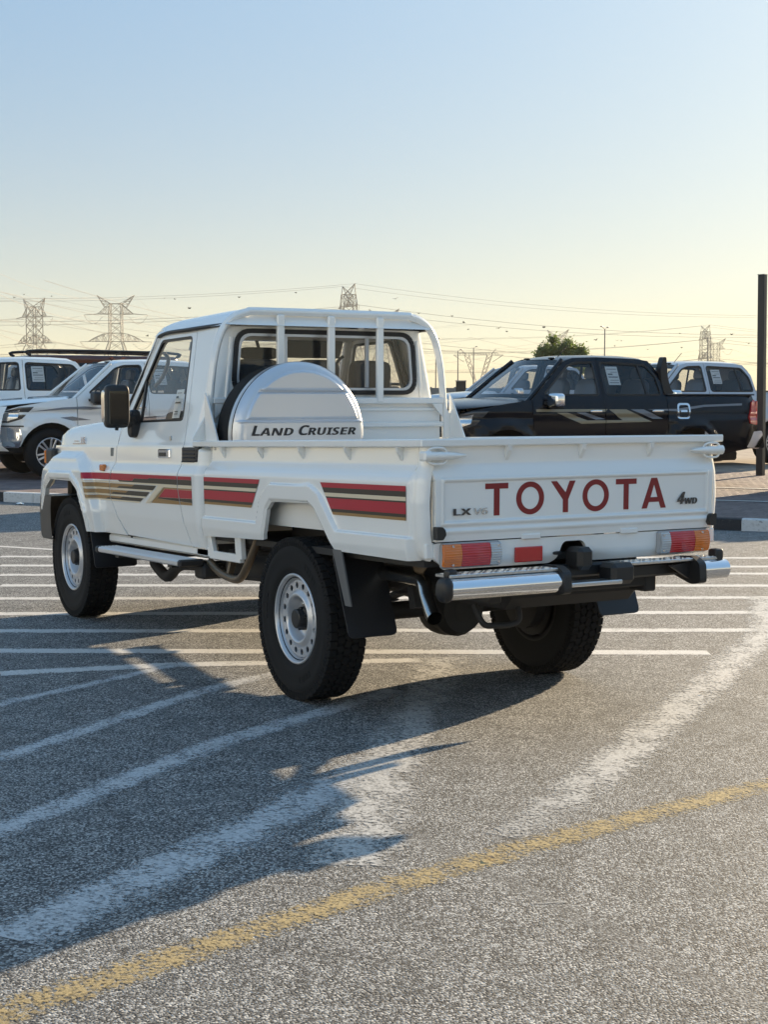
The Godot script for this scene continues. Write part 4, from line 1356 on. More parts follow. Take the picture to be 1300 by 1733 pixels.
	if o.has("flap"):  # fuel flap with a square ring
		mb = MB.new()
		var sk: Callable = car_skin(-1.0, 0.012)
		sheet(mb, rounded(rect2(0.05, 0.975, 0.275, 1.195), 0.055, 4), [rounded(rect2(0.077, 1.002, 0.248, 1.168), 0.045, 4)], 0.06, sk, Vector3.FORWARD, 0.015)
		sheet(mb, rect2(0.105, 1.07, 0.22, 1.10), [], 0.1, sk, Vector3.FORWARD, 0.01)
		put(t, "fuel_flap_ring", mb, M.chrome)
	# roof
	mb = MB.new()
	var g := []
	for e in [[0.42, 1.30, 0.845], [0.44, 1.52, 0.74], [0.49, 1.69, 0.665], [0.56, 1.775, 0.635], [0.68, 1.822, 0.62], [0.95, 1.838, 0.615], [1.35, 1.842, 0.615], [1.70, 1.832, 0.61], [1.90, 1.812, 0.60], [2.02, 1.775, 0.60]]:
		var row := []
		for q in [-1.0, -0.96, -0.86, -0.6, -0.3, 0.0, 0.3, 0.6, 0.86, 0.96, 1.0]:
			var k := pow(absf(q), 6.0)
			var steep := smoothstep(1.6, 1.8, e[1])
			row.append(Vector3(e[0] + 0.03 * q * q * (1.0 - steep) - (0.05 * q * q if e[0] > 1.6 else 0.0), e[1] - 0.045 * k * steep + 0.012 * (1.0 - q * q) * steep, q * e[2]))
		g.append(row)
	loft(mb, g)
	var roof := put(t, "roof", mb, paint)
	mb = MB.new()
	for s in [-1.0, 1.0]:
		blob(mb, Vector3(1.98, 1.80, s * 0.30), Vector3(0.10, 0.025, 0.05), 0.6)
	tube(mb, [Vector3(1.95, 1.815, -0.40), Vector3(1.80, 1.98, -0.42)], 0.006, 5)
	put(roof, "aerial", mb, M.black)
	mb = MB.new()
	sheet(mb, rounded(pv([-0.58, 1.36, 0.58, 1.36, 0.52, 1.70, -0.52, 1.70]), 0.06, 4), [], 0.3, func(p): return Vector3(lerpf(0.405, 0.475, (p.y - 1.36) / 0.36), p.y, p.x), Vector3.LEFT)
	put(roof, "rear_window", mb, M.car_glass)
	# windscreen
	mb = MB.new()
	var gl := []
	for e in [[2.70, 1.215, 0.76], [2.36, 1.50, 0.68], [2.03, 1.765, 0.575]]:
		var row := []
		for q in [-1.0, -0.6, -0.2, 0.2, 0.6, 1.0]:
			row.append(Vector3(e[0] + 0.10 * (1.0 - q * q), e[1] + 0.01 * (1.0 - q * q), q * e[2]))
		gl.append(row)
	loft(mb, gl)
	put(t, "windscreen", mb, M.car_glass)
	for s in [-1.0, 1.0]:
		mb = MB.new()
		tube(mb, curve([Vector3(2.70, 1.215, s * 0.80), Vector3(2.36, 1.50, s * 0.705), Vector3(2.03, 1.775, s * 0.60)], 4), 0.028, 8)
		put(t, "windscreen_pillar", mb, paint)
	mb = MB.new()
	tube(mb, [Vector3(2.74, 1.215, -0.76), Vector3(2.80, 1.222, 0.0), Vector3(2.74, 1.215, 0.76)], 0.022, 6)
	put(t, "cowl_trim", mb, M.black)
	# bonnet and nose
	mb = MB.new()
	g = []
	for i in 11:
		var x := lerpf(2.69, 3.98, i / 10.0)
		var y := 1.245 - 0.115 * pow((x - 2.69) / 1.29, 1.7)
		if i == 10:
			y -= 0.05
		var w: float = car_skin(1.0).call(Vector2(x, y - 0.04)).z
		var row := []
		for q in [-1.0, -0.97, -0.88, -0.6, -0.3, 0.0, 0.3, 0.6, 0.88, 0.97, 1.0]:
			row.append(Vector3(x + 0.16 * (1.0 - q * q) * smoothstep(3.3, 3.98, x), y - 0.055 * pow(absf(q), 5.0) + 0.022 * (1.0 - q * q), q * w * 0.985))
		g.append(row)
	loft(mb, g)
	put(t, "bonnet", mb, paint)
	mb = MB.new()
	g = []
	for e in [[1.10, 4.02], [0.98, 4.08], [0.80, 4.12], [0.62, 4.14], [0.50, 4.10], [0.42, 4.0]]:
		var row := []
		for q in [-1.0, -0.9, -0.7, -0.35, 0.0, 0.35, 0.7, 0.9, 1.0]:
			row.append(Vector3(e[1] - 0.32 * pow(absf(q), 2.6) + 0.03, e[0], q * 0.80))
		g.append(row)
	loft(mb, g)
	put(t, "nose", mb, paint)
	mb = MB.new()
	loft(mb, [[Vector3(4.10, 1.0, -0.42), Vector3(4.16, 1.0, 0), Vector3(4.10, 1.0, 0.42)], [Vector3(4.13, 0.62, -0.48), Vector3(4.20, 0.62, 0), Vector3(4.13, 0.62, 0.48)]])
	put(t, "grille", mb, M.dark_plastic)
	if o.has("chrome_bumper"):
		for s in [-1.0, 1.0]:
			mb = MB.new()
			sheet(mb, pv([3.52, 0.62, 3.55, 0.79, 3.97, 0.79, 4.05, 0.62, 4.0, 0.47, 3.56, 0.47]), [], 0.06, car_skin(s, 0.016), Vector3(0, 0, s), 0.02)
			put(t, "bumper_corner", mb, M.chrome)
			mb = MB.new()
			sheet(mb, pv([3.50, 0.79, 3.50, 0.81, 3.99, 0.81, 3.99, 0.79]), [], 0.06, car_skin(s, 0.018), Vector3(0, 0, s), 0.02)
			put(t, "bumper_gap", mb, M.black)
	# load bed
	mb = MB.new()
	box(mb, Vector3(-0.38, 0.92, 0), Vector3(1.55, 0.04, 1.5))
	for s in [-1.0, 1.0]:
		box(mb, Vector3(-0.38, 1.12, s * 0.76), Vector3(1.55, 0.36, 0.03))
		box(mb, Vector3(-0.37, 1.312, s * 0.805), Vector3(1.57, 0.022, 0.10), 0.008)
	box(mb, Vector3(0.40, 1.05, 0), Vector3(0.04, 0.52, 1.55))
	put(t, "bed_liner", mb, M.dark_trim)
	mb = MB.new()
	box(mb, Vector3(-1.185, 1.06, 0), Vector3(0.06, 0.50, 1.44), 0.02)
	put(t, "tailgate", mb, paint)
	mb = MB.new()
	box(mb, Vector3(-1.30, 0.62, 0), Vector3(0.16, 0.17, 1.62), 0.05)
	for s in [-1.0, 1.0]:
		prism(mb, rounded(pv([-1.36, 0.55, -1.30, 0.80, -1.10, 0.78, -1.02, 0.56]), 0.03, 2), Transform3D(Basis(Vector3.RIGHT, Vector3.UP, Vector3.BACK), Vector3(0, 0, s * 0.835 - 0.025)), 0.05)
	put(t, "rear_bumper", mb, o.get("bumper", M.chrome))
	if o.has("sports_bar"):
		mb = MB.new()
		for s in [-1.0, 1.0]:
			prism(mb, rounded(pv([0.43, 1.31, 0.475, 1.66, 0.425, 1.83, 0.375, 1.83, 0.345, 1.56, 0.29, 1.39, 0.22, 1.33]), 0.03, 2), Transform3D(Basis(Vector3.RIGHT, Vector3.UP, Vector3.BACK), Vector3(0, 0, s * 0.66 - 0.05 + s * 0.05)), 0.10)
		bar(mb, Vector3(0.30, 1.50, -0.66), Vector3(0.30, 1.50, 0.66), 0.06, 0.05, Vector3.UP, 0.015)
		put(t, "sports_bar", mb, M.black)
	# underside and the cabin
	mb = MB.new()
	box(mb, Vector3(1.4, 0.44, 0), Vector3(4.9, 0.14, 1.30), 0.03)
	for x in [0.0, 3.085]:
		box(mb, Vector3(x, 0.75, 0), Vector3(0.95, 0.5, 1.25), 0.03)
	put(t, "chassis", mb, M.under_black)
	mb = MB.new()
	box(mb, Vector3(1.55, 0.62, 0), Vector3(2.2, 0.05, 1.6))
	blob(mb, Vector3(2.55, 1.12, 0), Vector3(0.42, 0.28, 1.5), 0.35)
	box(mb, Vector3(0.46, 1.0, 0), Vector3(0.02, 0.68, 1.5))
	put(t, "cabin_trim", mb, M.dark_trim)
	for x in [1.42, 0.62]:
		for z in [-0.38, 0.38]:
			mb = MB.new()
			blob(mb, Vector3(x + 0.30, 0.86, z), Vector3(0.55, 0.18, 0.54), 0.4, Basis.IDENTITY, 14, 8)
			blob(mb, Vector3(x + 0.03, 1.20, z), Vector3(0.17, 0.66, 0.52), 0.42, Basis(Vector3.BACK, 0.2), 14, 8)
			blob(mb, Vector3(x - 0.06, 1.60, z), Vector3(0.11, 0.17, 0.27), 0.45, Basis(Vector3.BACK, 0.15), 14, 8)
			put(t, "seat", mb, M.seat_wrapped if x > 1.0 else M.seat_cloth)
	mb = MB.new()
	var pts := []
	for i in 21:
		pts.append(Vector3(2.22, 1.22, -0.38) + Basis(Vector3.BACK, 0.45) * Vector3(0, 0.185 * sin(TAU * i / 20), 0.185 * cos(TAU * i / 20)))
	tube(mb, pts, 0.014, 6, false)
	put(t, "steering_wheel", mb, M.dark_plastic)
	var w0 := alloy_wheel(t, 0.385, 0.26, o.get("rim", M.alloy))
	for i in 4:
		var w := w0
		if i > 0:
			w = w0.duplicate()
			w.name = "wheel"
			t.add_child(w, true)
		w.position = Vector3([0.0, 3.085, 0.0, 3.085][i], 0.385, [-0.775, -0.775, 0.775, 0.775][i])
		w.rotation = Vector3(0, PI if i < 2 else 0.0, 0.3 * i)
	t.scale = Vector3.ONE * float(o.get("size", 1.0))
	return t

func roof_rack_wagon(label: String, at: Vector3, yaw: float, paint: Material, size := 1.0) -> void:  # a tall off-roader with a long black rack
	var t := thing("parked_wagon", label, "car", at, -yaw)
	var mb := MB.new()
	var g := []
	for e in [[0.45, 0.80], [0.55, 0.90], [0.95, 0.94], [1.20, 0.90]]:
		var row := []
		for q in [[-1.0, -0.6], [-1.08, 0.0], [-1.0, 0.6], [-0.95, 1.0], [1.5, 1.02], [3.5, 1.0], [3.9, 0.8], [4.02, 0.0], [3.9, -0.8], [3.5, -1.0], [1.5, -1.02], [-0.95, -1.0], [-1.0, -0.6]]:
			row.append(Vector3(q[0], e[0], q[1] * e[1]))
		g.append(row)
	loft(mb, g)
	put(t, "body", mb, paint)
	t.scale = Vector3.ONE * size
	mb = MB.new()
	for s in [-1.0, 1.0]:
		sheet(mb, rounded(pv([-0.92, 1.20, -0.80, 1.72, 2.0, 1.74, 2.62, 1.20]), 0.05, 3), [], 0.4, func(p): return Vector3(p.x, p.y, s * (0.90 - 0.28 * (p.y - 1.2))), Vector3(0, 0, s))
	loft(mb, [[Vector3(-1.0, 1.2, -0.85), Vector3(-1.03, 1.2, 0), Vector3(-1.0, 1.2, 0.85)], [Vector3(-0.86, 1.74, -0.72), Vector3(-0.88, 1.74, 0), Vector3(-0.86, 1.74, 0.72)]])
	loft(mb, [[Vector3(2.68, 1.2, -0.8), Vector3(2.74, 1.2, 0), Vector3(2.68, 1.2, 0.8)], [Vector3(2.05, 1.74, -0.68), Vector3(2.10, 1.74, 0), Vector3(2.05, 1.74, 0.68)]])
	put(t, "window_band", mb, M.dark_glass)
	mb = MB.new()
	blob(mb, Vector3(0.60, 1.80, 0), Vector3(3.05, 0.17, 1.52), 0.25, Basis.IDENTITY, 32, 10)
	put(t, "roof", mb, paint)
	mb = MB.new()
	for s in [-1.0, 1.0]:
		tube(mb, curve([Vector3(-0.85, 1.86, s * 0.62), Vector3(-0.70, 1.945, s * 0.62), Vector3(1.9, 1.96, s * 0.62), Vector3(2.05, 1.87, s * 0.62)], 5), 0.028, 8)
	for i in 8:
		box(mb, Vector3(-0.6 + 0.35 * i, 1.95, 0), Vector3(0.07, 0.035, 1.24), 0.008)
	put(t, "roof_rack", mb, M.black)
	for i in 4:
		var w := alloy_wheel(t, 0.385, 0.26, M.alloy)
		w.position = Vector3([0.0, 2.85, 0.0, 2.85][i], 0.385, [-0.80, -0.80, 0.80, 0.80][i])
		w.rotation.y = PI if i < 2 else 0.0
	mb = MB.new()
	prism(mb, pv([-0.16, 0.05, -0.09, 0.05, 0.0, -0.05, 0.09, 0.05, 0.16, 0.05, 0.03, -0.09, -0.03, -0.09]), Transform3D(Basis(Vector3.RIGHT, Vector3.UP, Vector3.BACK), Vector3(0.4, 1.80, -0.785)), 0.02)
	put(t, "roof_bracket", mb, M.rust_red)

# ---------- the lot, the paving and what stands far off

func grain_paint(called: String, c: Color, cover: float, seed_: int, across: int, ragged: float, patchy := 0.45) -> StandardMaterial3D:  # worn road paint: grains of it are gone
	var n := FastNoiseLite.new()
	n.noise_type = FastNoiseLite.TYPE_CELLULAR
	n.cellular_return_type = FastNoiseLite.RETURN_CELL_VALUE
	n.frequency = 0.24
	n.seed = seed_
	var big := FastNoiseLite.new()
	big.noise_type = FastNoiseLite.TYPE_SIMPLEX_SMOOTH
	big.frequency = 0.012
	big.fractal_octaves = 4
	big.fractal_type = FastNoiseLite.FRACTAL_FBM
	big.seed = seed_ + 7
	var w := 1024
	var im := Image.create_empty(w, across, false, Image.FORMAT_RGBA8)
	for x in w:
		for y in across:
			var v := (y + 0.5) / across
			var edge := minf(v, 1.0 - v) * 2.0
			var keep := cover + patchy * big.get_noise_2d(x, y * 1.4) - ragged * pow(1.0 - edge, 2.2) - 0.25 * ragged * absf(big.get_noise_2d(x * 3.0, y + 900))
			var g := n.get_noise_2d(x, y) * 0.5 + 0.5
			var tone := 0.86 + 0.14 * n.get_noise_2d(y * 2.0, x * 2.0)
			im.set_pixel(x, y, Color(tone, tone, tone, clampf((keep - g) * 2.2 + 0.45, 0.0, 0.97)))
	var m := mat(called, c, 0.75)
	m.albedo_texture = ImageTexture.create_from_image(im)
	m.transparency = BaseMaterial3D.TRANSPARENCY_ALPHA
	return m

var mark_y := 0.0007
func road_line(called: String, pts: Array, width: float, m: Material, parent: Node) -> void:
	var mb := MB.new()
	var run := randf() * 3.0
	var per := 1024 * width / (64.0 if width < 0.16 else 96.0)
	per = clampf(per, 1.6, 3.4)
	mark_y += 0.00006
	for i in pts.size() - 1:
		var a := Vector3(pts[i][0], mark_y, pts[i][1])
		var b := Vector3(pts[i + 1][0], mark_y, pts[i + 1][1])
		var k := maxi(1, ceili(a.distance_to(b) / 0.5))
		for j in k:
			var p: Vector3 = a.lerp(b, float(j) / k)
			var q := a.lerp(b, float(j + 1) / k)
			var sd := (b - a).normalized().cross(Vector3.UP) * width * 0.5
			var u0 := run / per
			run += p.distance_to(q)
			var u1 := run / per
			mb.tri(p - sd, q - sd, q + sd, Vector3.UP, Vector3.UP, Vector3.UP, Vector2(u0, 0), Vector2(u1, 0), Vector2(u1, 1))
			mb.tri(p - sd, q + sd, p + sd, Vector3.UP, Vector3.UP, Vector3.UP, Vector2(u0, 0), Vector2(u1, 1), Vector2(u0, 1))
	put(parent, called, mb, m)

const KERB_A := Vector3(5.74, 0, 7.62)      # a joint between a black and a white kerb stone
const KERB_DIR := Vector3(0.8105, 0, -0.5857)  # along the kerb, towards the left of the photograph
const BACK_DIR := Vector3(0.5857, 0, 0.8105)   # away from the lot
const SLOPE := 0.009

func pave(along: float, back: float, up := 0.0) -> Vector3:
	return KERB_A + KERB_DIR * along + BACK_DIR * back + Vector3.UP * (0.13 + back * SLOPE + up)

func on_paving(x: float, z: float) -> float:
	return 0.13 + (Vector3(x, 0, z) - KERB_A).dot(BACK_DIR) * SLOPE

func build_ground() -> void:
	var mb := MB.new()
	var S := 4000.0
	var U := Vector3.UP
	# one sheet to the horizon, finer near the middle
	var e := [-S, -600.0, -120.0, -30.0, 30.0, 120.0, 600.0, S]
	for i in 7:
		for j in 7:
			var a := Vector3(e[i], -0.03, e[j])
			var b := Vector3(e[i + 1], -0.03, e[j + 1])
			mb.face([a, Vector3(b.x, -0.03, a.z), b, Vector3(a.x, -0.03, b.z)], U)
	struct("ground", mb, M.sand)
	mb = MB.new()
	var q := []
	for r in [[-60.0, -0.10], [60.0, -0.10], [60.0, -60.0], [-60.0, -60.0]]:
		var p: Vector3 = KERB_A + KERB_DIR * r[0] + BACK_DIR * r[1]
		q.append(Vector3(p.x, 0.0, p.z))
	mb.face(q, U)
	var lot := struct("asphalt_lot", mb, M.asphalt)
	var lines := [[[[7.95, -0.05], [4.4, 2.35]], 0.09, "a"],
		[[[7.01, -0.27], [1.8, 8.85]], 0.145, "b"], [[[6.31, -0.47], [1.5, 8.0]], 0.145, "a"], [[[5.65, -0.66], [1.15, 7.75]], 0.145, "b"], [[[4.98, -0.84], [0.70, 6.85]], 0.145, "a"],
		[[[4.40, -1.32], [0.50, 5.85]], 0.15, "b"], [[[3.68, -1.58], [0.25, 4.75]], 0.15, "a"], [[[2.98, -1.83], [0.30, 3.05]], 0.15, "b"], [[[2.27, -2.02], [0.0, 1.89]], 0.15, "a"], [[[1.55, -2.2], [1.37, -1.86], [1.15, -0.94], [0.60, 0.30]], 0.15, "b"],
		[[[0.35, -2.45], [0.59, -2.08], [1.15, -0.94]], 0.12, "c"], [[[-0.58, -2.6], [-0.46, -2.37], [0.43, -1.07], [0.70, -0.45]], 0.15, "c"], [[[-1.62, -2.95], [-1.47, -2.66], [-0.68, -1.52], [-0.05, -0.25]], 0.18, "c"], [[[-2.50, -2.92], [-1.85, -1.86], [-1.25, -1.0]], 0.27, "c"],
		[[[1.6, 3.9], [0.38, 2.73], [-1.1, 0.7], [-1.93, -0.46]], 0.31, "d"], [[[-1.925, -0.455], [-2.17, -0.84]], 0.30, "e"], [[[-2.165, -0.832], [-2.38, -1.20]], 0.27, "f"], [[[0.62, 0.46], [-0.5, -0.40], [-1.4, -1.10], [-2.40, -1.80]], 0.38, "e"], [[[-1.12, 2.3], [-1.26, 1.72]], 0.12, "d"]]
	for l in lines:
		road_line("white_marking", l[0], l[1], M["paint_" + l[2]], lot)
	road_line("yellow_marking", [[-3.42, -4.6], [-2.98, -3.09], [-2.80, -2.42], [-2.64, -1.80], [-2.52, -1.22], [-2.42, -0.6], [-2.34, 0.05], [-2.24, 1.2]], 0.168, M.paint_y, lot)
	road_line("white_marking", [[-2.978, -1.51], [-3.016, -1.41]], 0.03, M.paint_f, lot)
	# kerb stones
	var kerb := Node3D.new()
	kerb.name = "kerb"
	add_child(kerb, true)
	kerb.set_meta("kind", "structure")
	var white: MeshInstance3D
	var black: MeshInstance3D
	var L := 0.50
	for i in range(-26, 64):
		mb = MB.new()
		var shade := ((i + 1002) / 2) % 2
		var o: MeshInstance3D = white if shade == 0 else black
		if o == null:
			var prof := rounded(pv([-0.11, -0.1, -0.11, 0.125, -0.09, 0.133, 0.03, 0.133, 0.03, -0.1]), 0.012, 3)
			prism(mb, prof, Transform3D(Basis(BACK_DIR, Vector3.UP, KERB_DIR), KERB_DIR * 0.004), L - 0.008)
			o = put(kerb, "kerb_stone", mb, M.kerb_white if shade == 0 else M.kerb_black)
			if shade == 0:
				white = o
			else:
				black = o
		else:
			o = o.duplicate()
			o.name = "kerb_stone"
			kerb.add_child(o, true)
		o.position = KERB_A + KERB_DIR * (i * L)
	# paving: a bed of sand, single pavers where they can be told apart, joined ones beyond
	mb = MB.new()
	mb.face([pave(-40, 0.03, -0.006), pave(60, 0.03, -0.006), pave(60, 45, -0.006), pave(-40, 45, -0.006)], U)
	mb.face([pave(-40, 45, -0.006), pave(60, 45, -0.006), pave(60, 60, -1.5), pave(-40, 60, -1.5)], U)
	var pav := struct("pavement", mb, M.paving_sand)
	var unit := MB.new()
	box(unit, Vector3.ZERO, Vector3(0.117, 0.05, 0.237), 0.004)
	var proto := []
	for k in 4:
		var o := put(pav, "paver", unit, M["paver_%d" % k])
		proto.append(o)
	var up := (KERB_DIR.cross(BACK_DIR))
	up = (pave(0, 1) - pave(0, 0)).normalized().cross(KERB_DIR).normalized()
	if up.y < 0:
		up = -up
	var bas := Basis(KERB_DIR, up, KERB_DIR.cross(up))
	var made := 0
	var xs := []
	for row in 16:
		for c in 24:
			if made >= 296:
				break
			var along := -1.75 + c * 0.12 + (0.06 if row % 2 else 0.0)
			var o: MeshInstance3D = proto[(c * 7 + row * 3 + (c * row) % 5) % 4]
			if made >= 4:
				o = o.duplicate()
				o.name = "paver"
				pav.add_child(o, true)
			else:
				o = proto[made]
			made += 1
			o.transform = Transform3D(bas, pave(along, 0.16 + row * 0.24, -0.022 + randf_range(-0.0015, 0.0015)))
			xs.append(Vector2i(c, row))
	var mm := MultiMesh.new()
	mm.transform_format = MultiMesh.TRANSFORM_3D
	mm.use_colors = true
	mm.mesh = proto[0].mesh.duplicate()
	mm.mesh.surface_set_material(0, M.paver_far)
	var tr := []
	for row in 34:
		for c in range(-60, 175):
			if c >= 0 and c < 24 and Vector2i(c, row) in xs:
				continue
			tr.append(Transform3D(bas, pave(-1.75 + c * 0.12 + (0.06 if row % 2 else 0.0), 0.16 + row * 0.24, -0.022 + randf_range(-0.0015, 0.0015))))
	mm.instance_count = tr.size()
	for i in tr.size():
		mm.set_instance_transform(i, tr[i])
		var v := randf_range(0.75, 1.2)
		mm.set_instance_color(i, Color(v, v * randf_range(0.95, 1.02), v))
	var mi := MultiMeshInstance3D.new()
	mi.name = "far_paver"
	mi.multimesh = mm
	pav.add_child(mi, true)
	mi.set_meta("kind", "stuff")
	# parking lines on the paving
	mb = MB.new()
	for l in [[-1.9, 2.45, 2.6, 2.15, 0.10], [-4.0, 4.6, 3.0, 4.5, 0.12]]:
		var a := pave(l[0], l[1], 0.010)
		var b := pave(l[2], l[3], 0.010)
		var sd: Vector3 = BACK_DIR * l[4] * 0.5
		mb.face([a - sd, b - sd, b + sd, a + sd], U)
	put(pav, "parking_line", mb, M.line_white)

func strut(mb: MB, a: Vector3, b: Vector3, w: float) -> void:
	bar(mb, a, b, w, w)

func pylon_shape(bal := 1.0) -> MB:
	var mb := MB.new()
	var lv := [[0.0, 9.0], [8.0, 7.6], [16.0, 6.2], [23.0, 5.0], [28.5, 3.3], [33.0, 3.2], [38.0, 3.2], [43.0, 3.2], [48.5, 2.8]]
	var cr := func(i: int, k: int) -> Vector3: return Vector3(lv[i][1] * [-1, 1, 1, -1][k], lv[i][0], lv[i][1] * [-1, -1, 1, 1][k])
	for i in lv.size() - 1:
		for k in 4:
			var l := (k + 1) % 4
			strut(mb, cr.call(i, k), cr.call(i + 1, k), 0.34)
			strut(mb, cr.call(i, k), cr.call(i + 1, l), 0.20)
			strut(mb, cr.call(i, l), cr.call(i + 1, k), 0.20)
			strut(mb, cr.call(i + 1, k), cr.call(i + 1, l), 0.20)
	for s in [-1.0, 1.0]:
		for z in [-3.0, 3.0]:
			# lower arm: an arched truss
			var tip := Vector3(s * 19.4 * bal, 28.3, 0)
			var low := []
			var top := []
			for i in 7:
				var u := i / 6.0
				low.append(Vector3(s * lerpf(3.3, 14.5 * bal, u), 28.5, z * (1.0 - 0.75 * u)))
				top.append(Vector3(s * lerpf(3.2, 14.5 * bal, u), 33.0 - 4.4 * pow(u, 1.6), z * (1.0 - 0.75 * u)))
			for i in 6:
				strut(mb, low[i], low[i + 1], 0.26)
				strut(mb, top[i], top[i + 1], 0.26)
				strut(mb, low[i], top[i + 1] if i % 2 else top[i], 0.17)
				strut(mb, low[i + 1], top[i], 0.17)
			strut(mb, low[6], tip, 0.24)
			# upper arm
			var a := Vector3(s * 3.2, 43.0, z)
			var b := Vector3(s * 9.4 * bal, 43.1, z * 0.5)
			var c := Vector3(s * 17.0 * bal, 42.6, 0)
			strut(mb, a, b, 0.28)
			strut(mb, b, c, 0.24)
			strut(mb, Vector3(s * 2.8, 48.5, z * 0.9), b, 0.24)
			for i in 3:
				var u := (i + 1) / 4.0
				var p := a.lerp(b, u)
				var q := Vector3(s * 2.8, 48.5, z * 0.9).lerp(b, u)
				strut(mb, p, q, 0.16)
				strut(mb, a.lerp(b, i / 4.0), q, 0.16)
			# earth wire horn
			var h0 := Vector3(s * 2.8, 48.5, z * 0.9)
			var h1 := Vector3(s * 5.6, 46.5, z * 0.6)
			var ht := Vector3(s * 10.0, 53.0, 0)
			strut(mb, h0, ht, 0.26)
			strut(mb, h1, ht, 0.26)
			for i in 4:
				var u := i / 4.0
				strut(mb, h0.lerp(ht, u), h1.lerp(ht, u), 0.15)
				strut(mb, h0.lerp(ht, u), h1.lerp(ht, u + 0.25), 0.15)
	for z in [-2.6, 2.6]:
		strut(mb, Vector3(-2.8, 48.5, z), Vector3(2.8, 48.5, z), 0.26)
	return mb

func jumper_shape(bal := 1.0) -> Array:
	var all := []
	for s in [-1.0, 1.0]:
		for e in [[17.0 * bal, 7.0, 42.4, 5.0], [19.0 * bal, 9.0, 28.0, 4.0]]:
			var pts := []
			for i in 11:
				var u := i / 10.0
				pts.append(Vector3(s * lerpf(e[0], e[1], u), e[2] - e[3] * 4.0 * u * (1.0 - u) * 0.9 - (0.0 if i < 10 else 0.8), 0))
			var mb := MB.new()
			tube(mb, pts, 0.10, 4, false)
			all.append(mb)
	return all

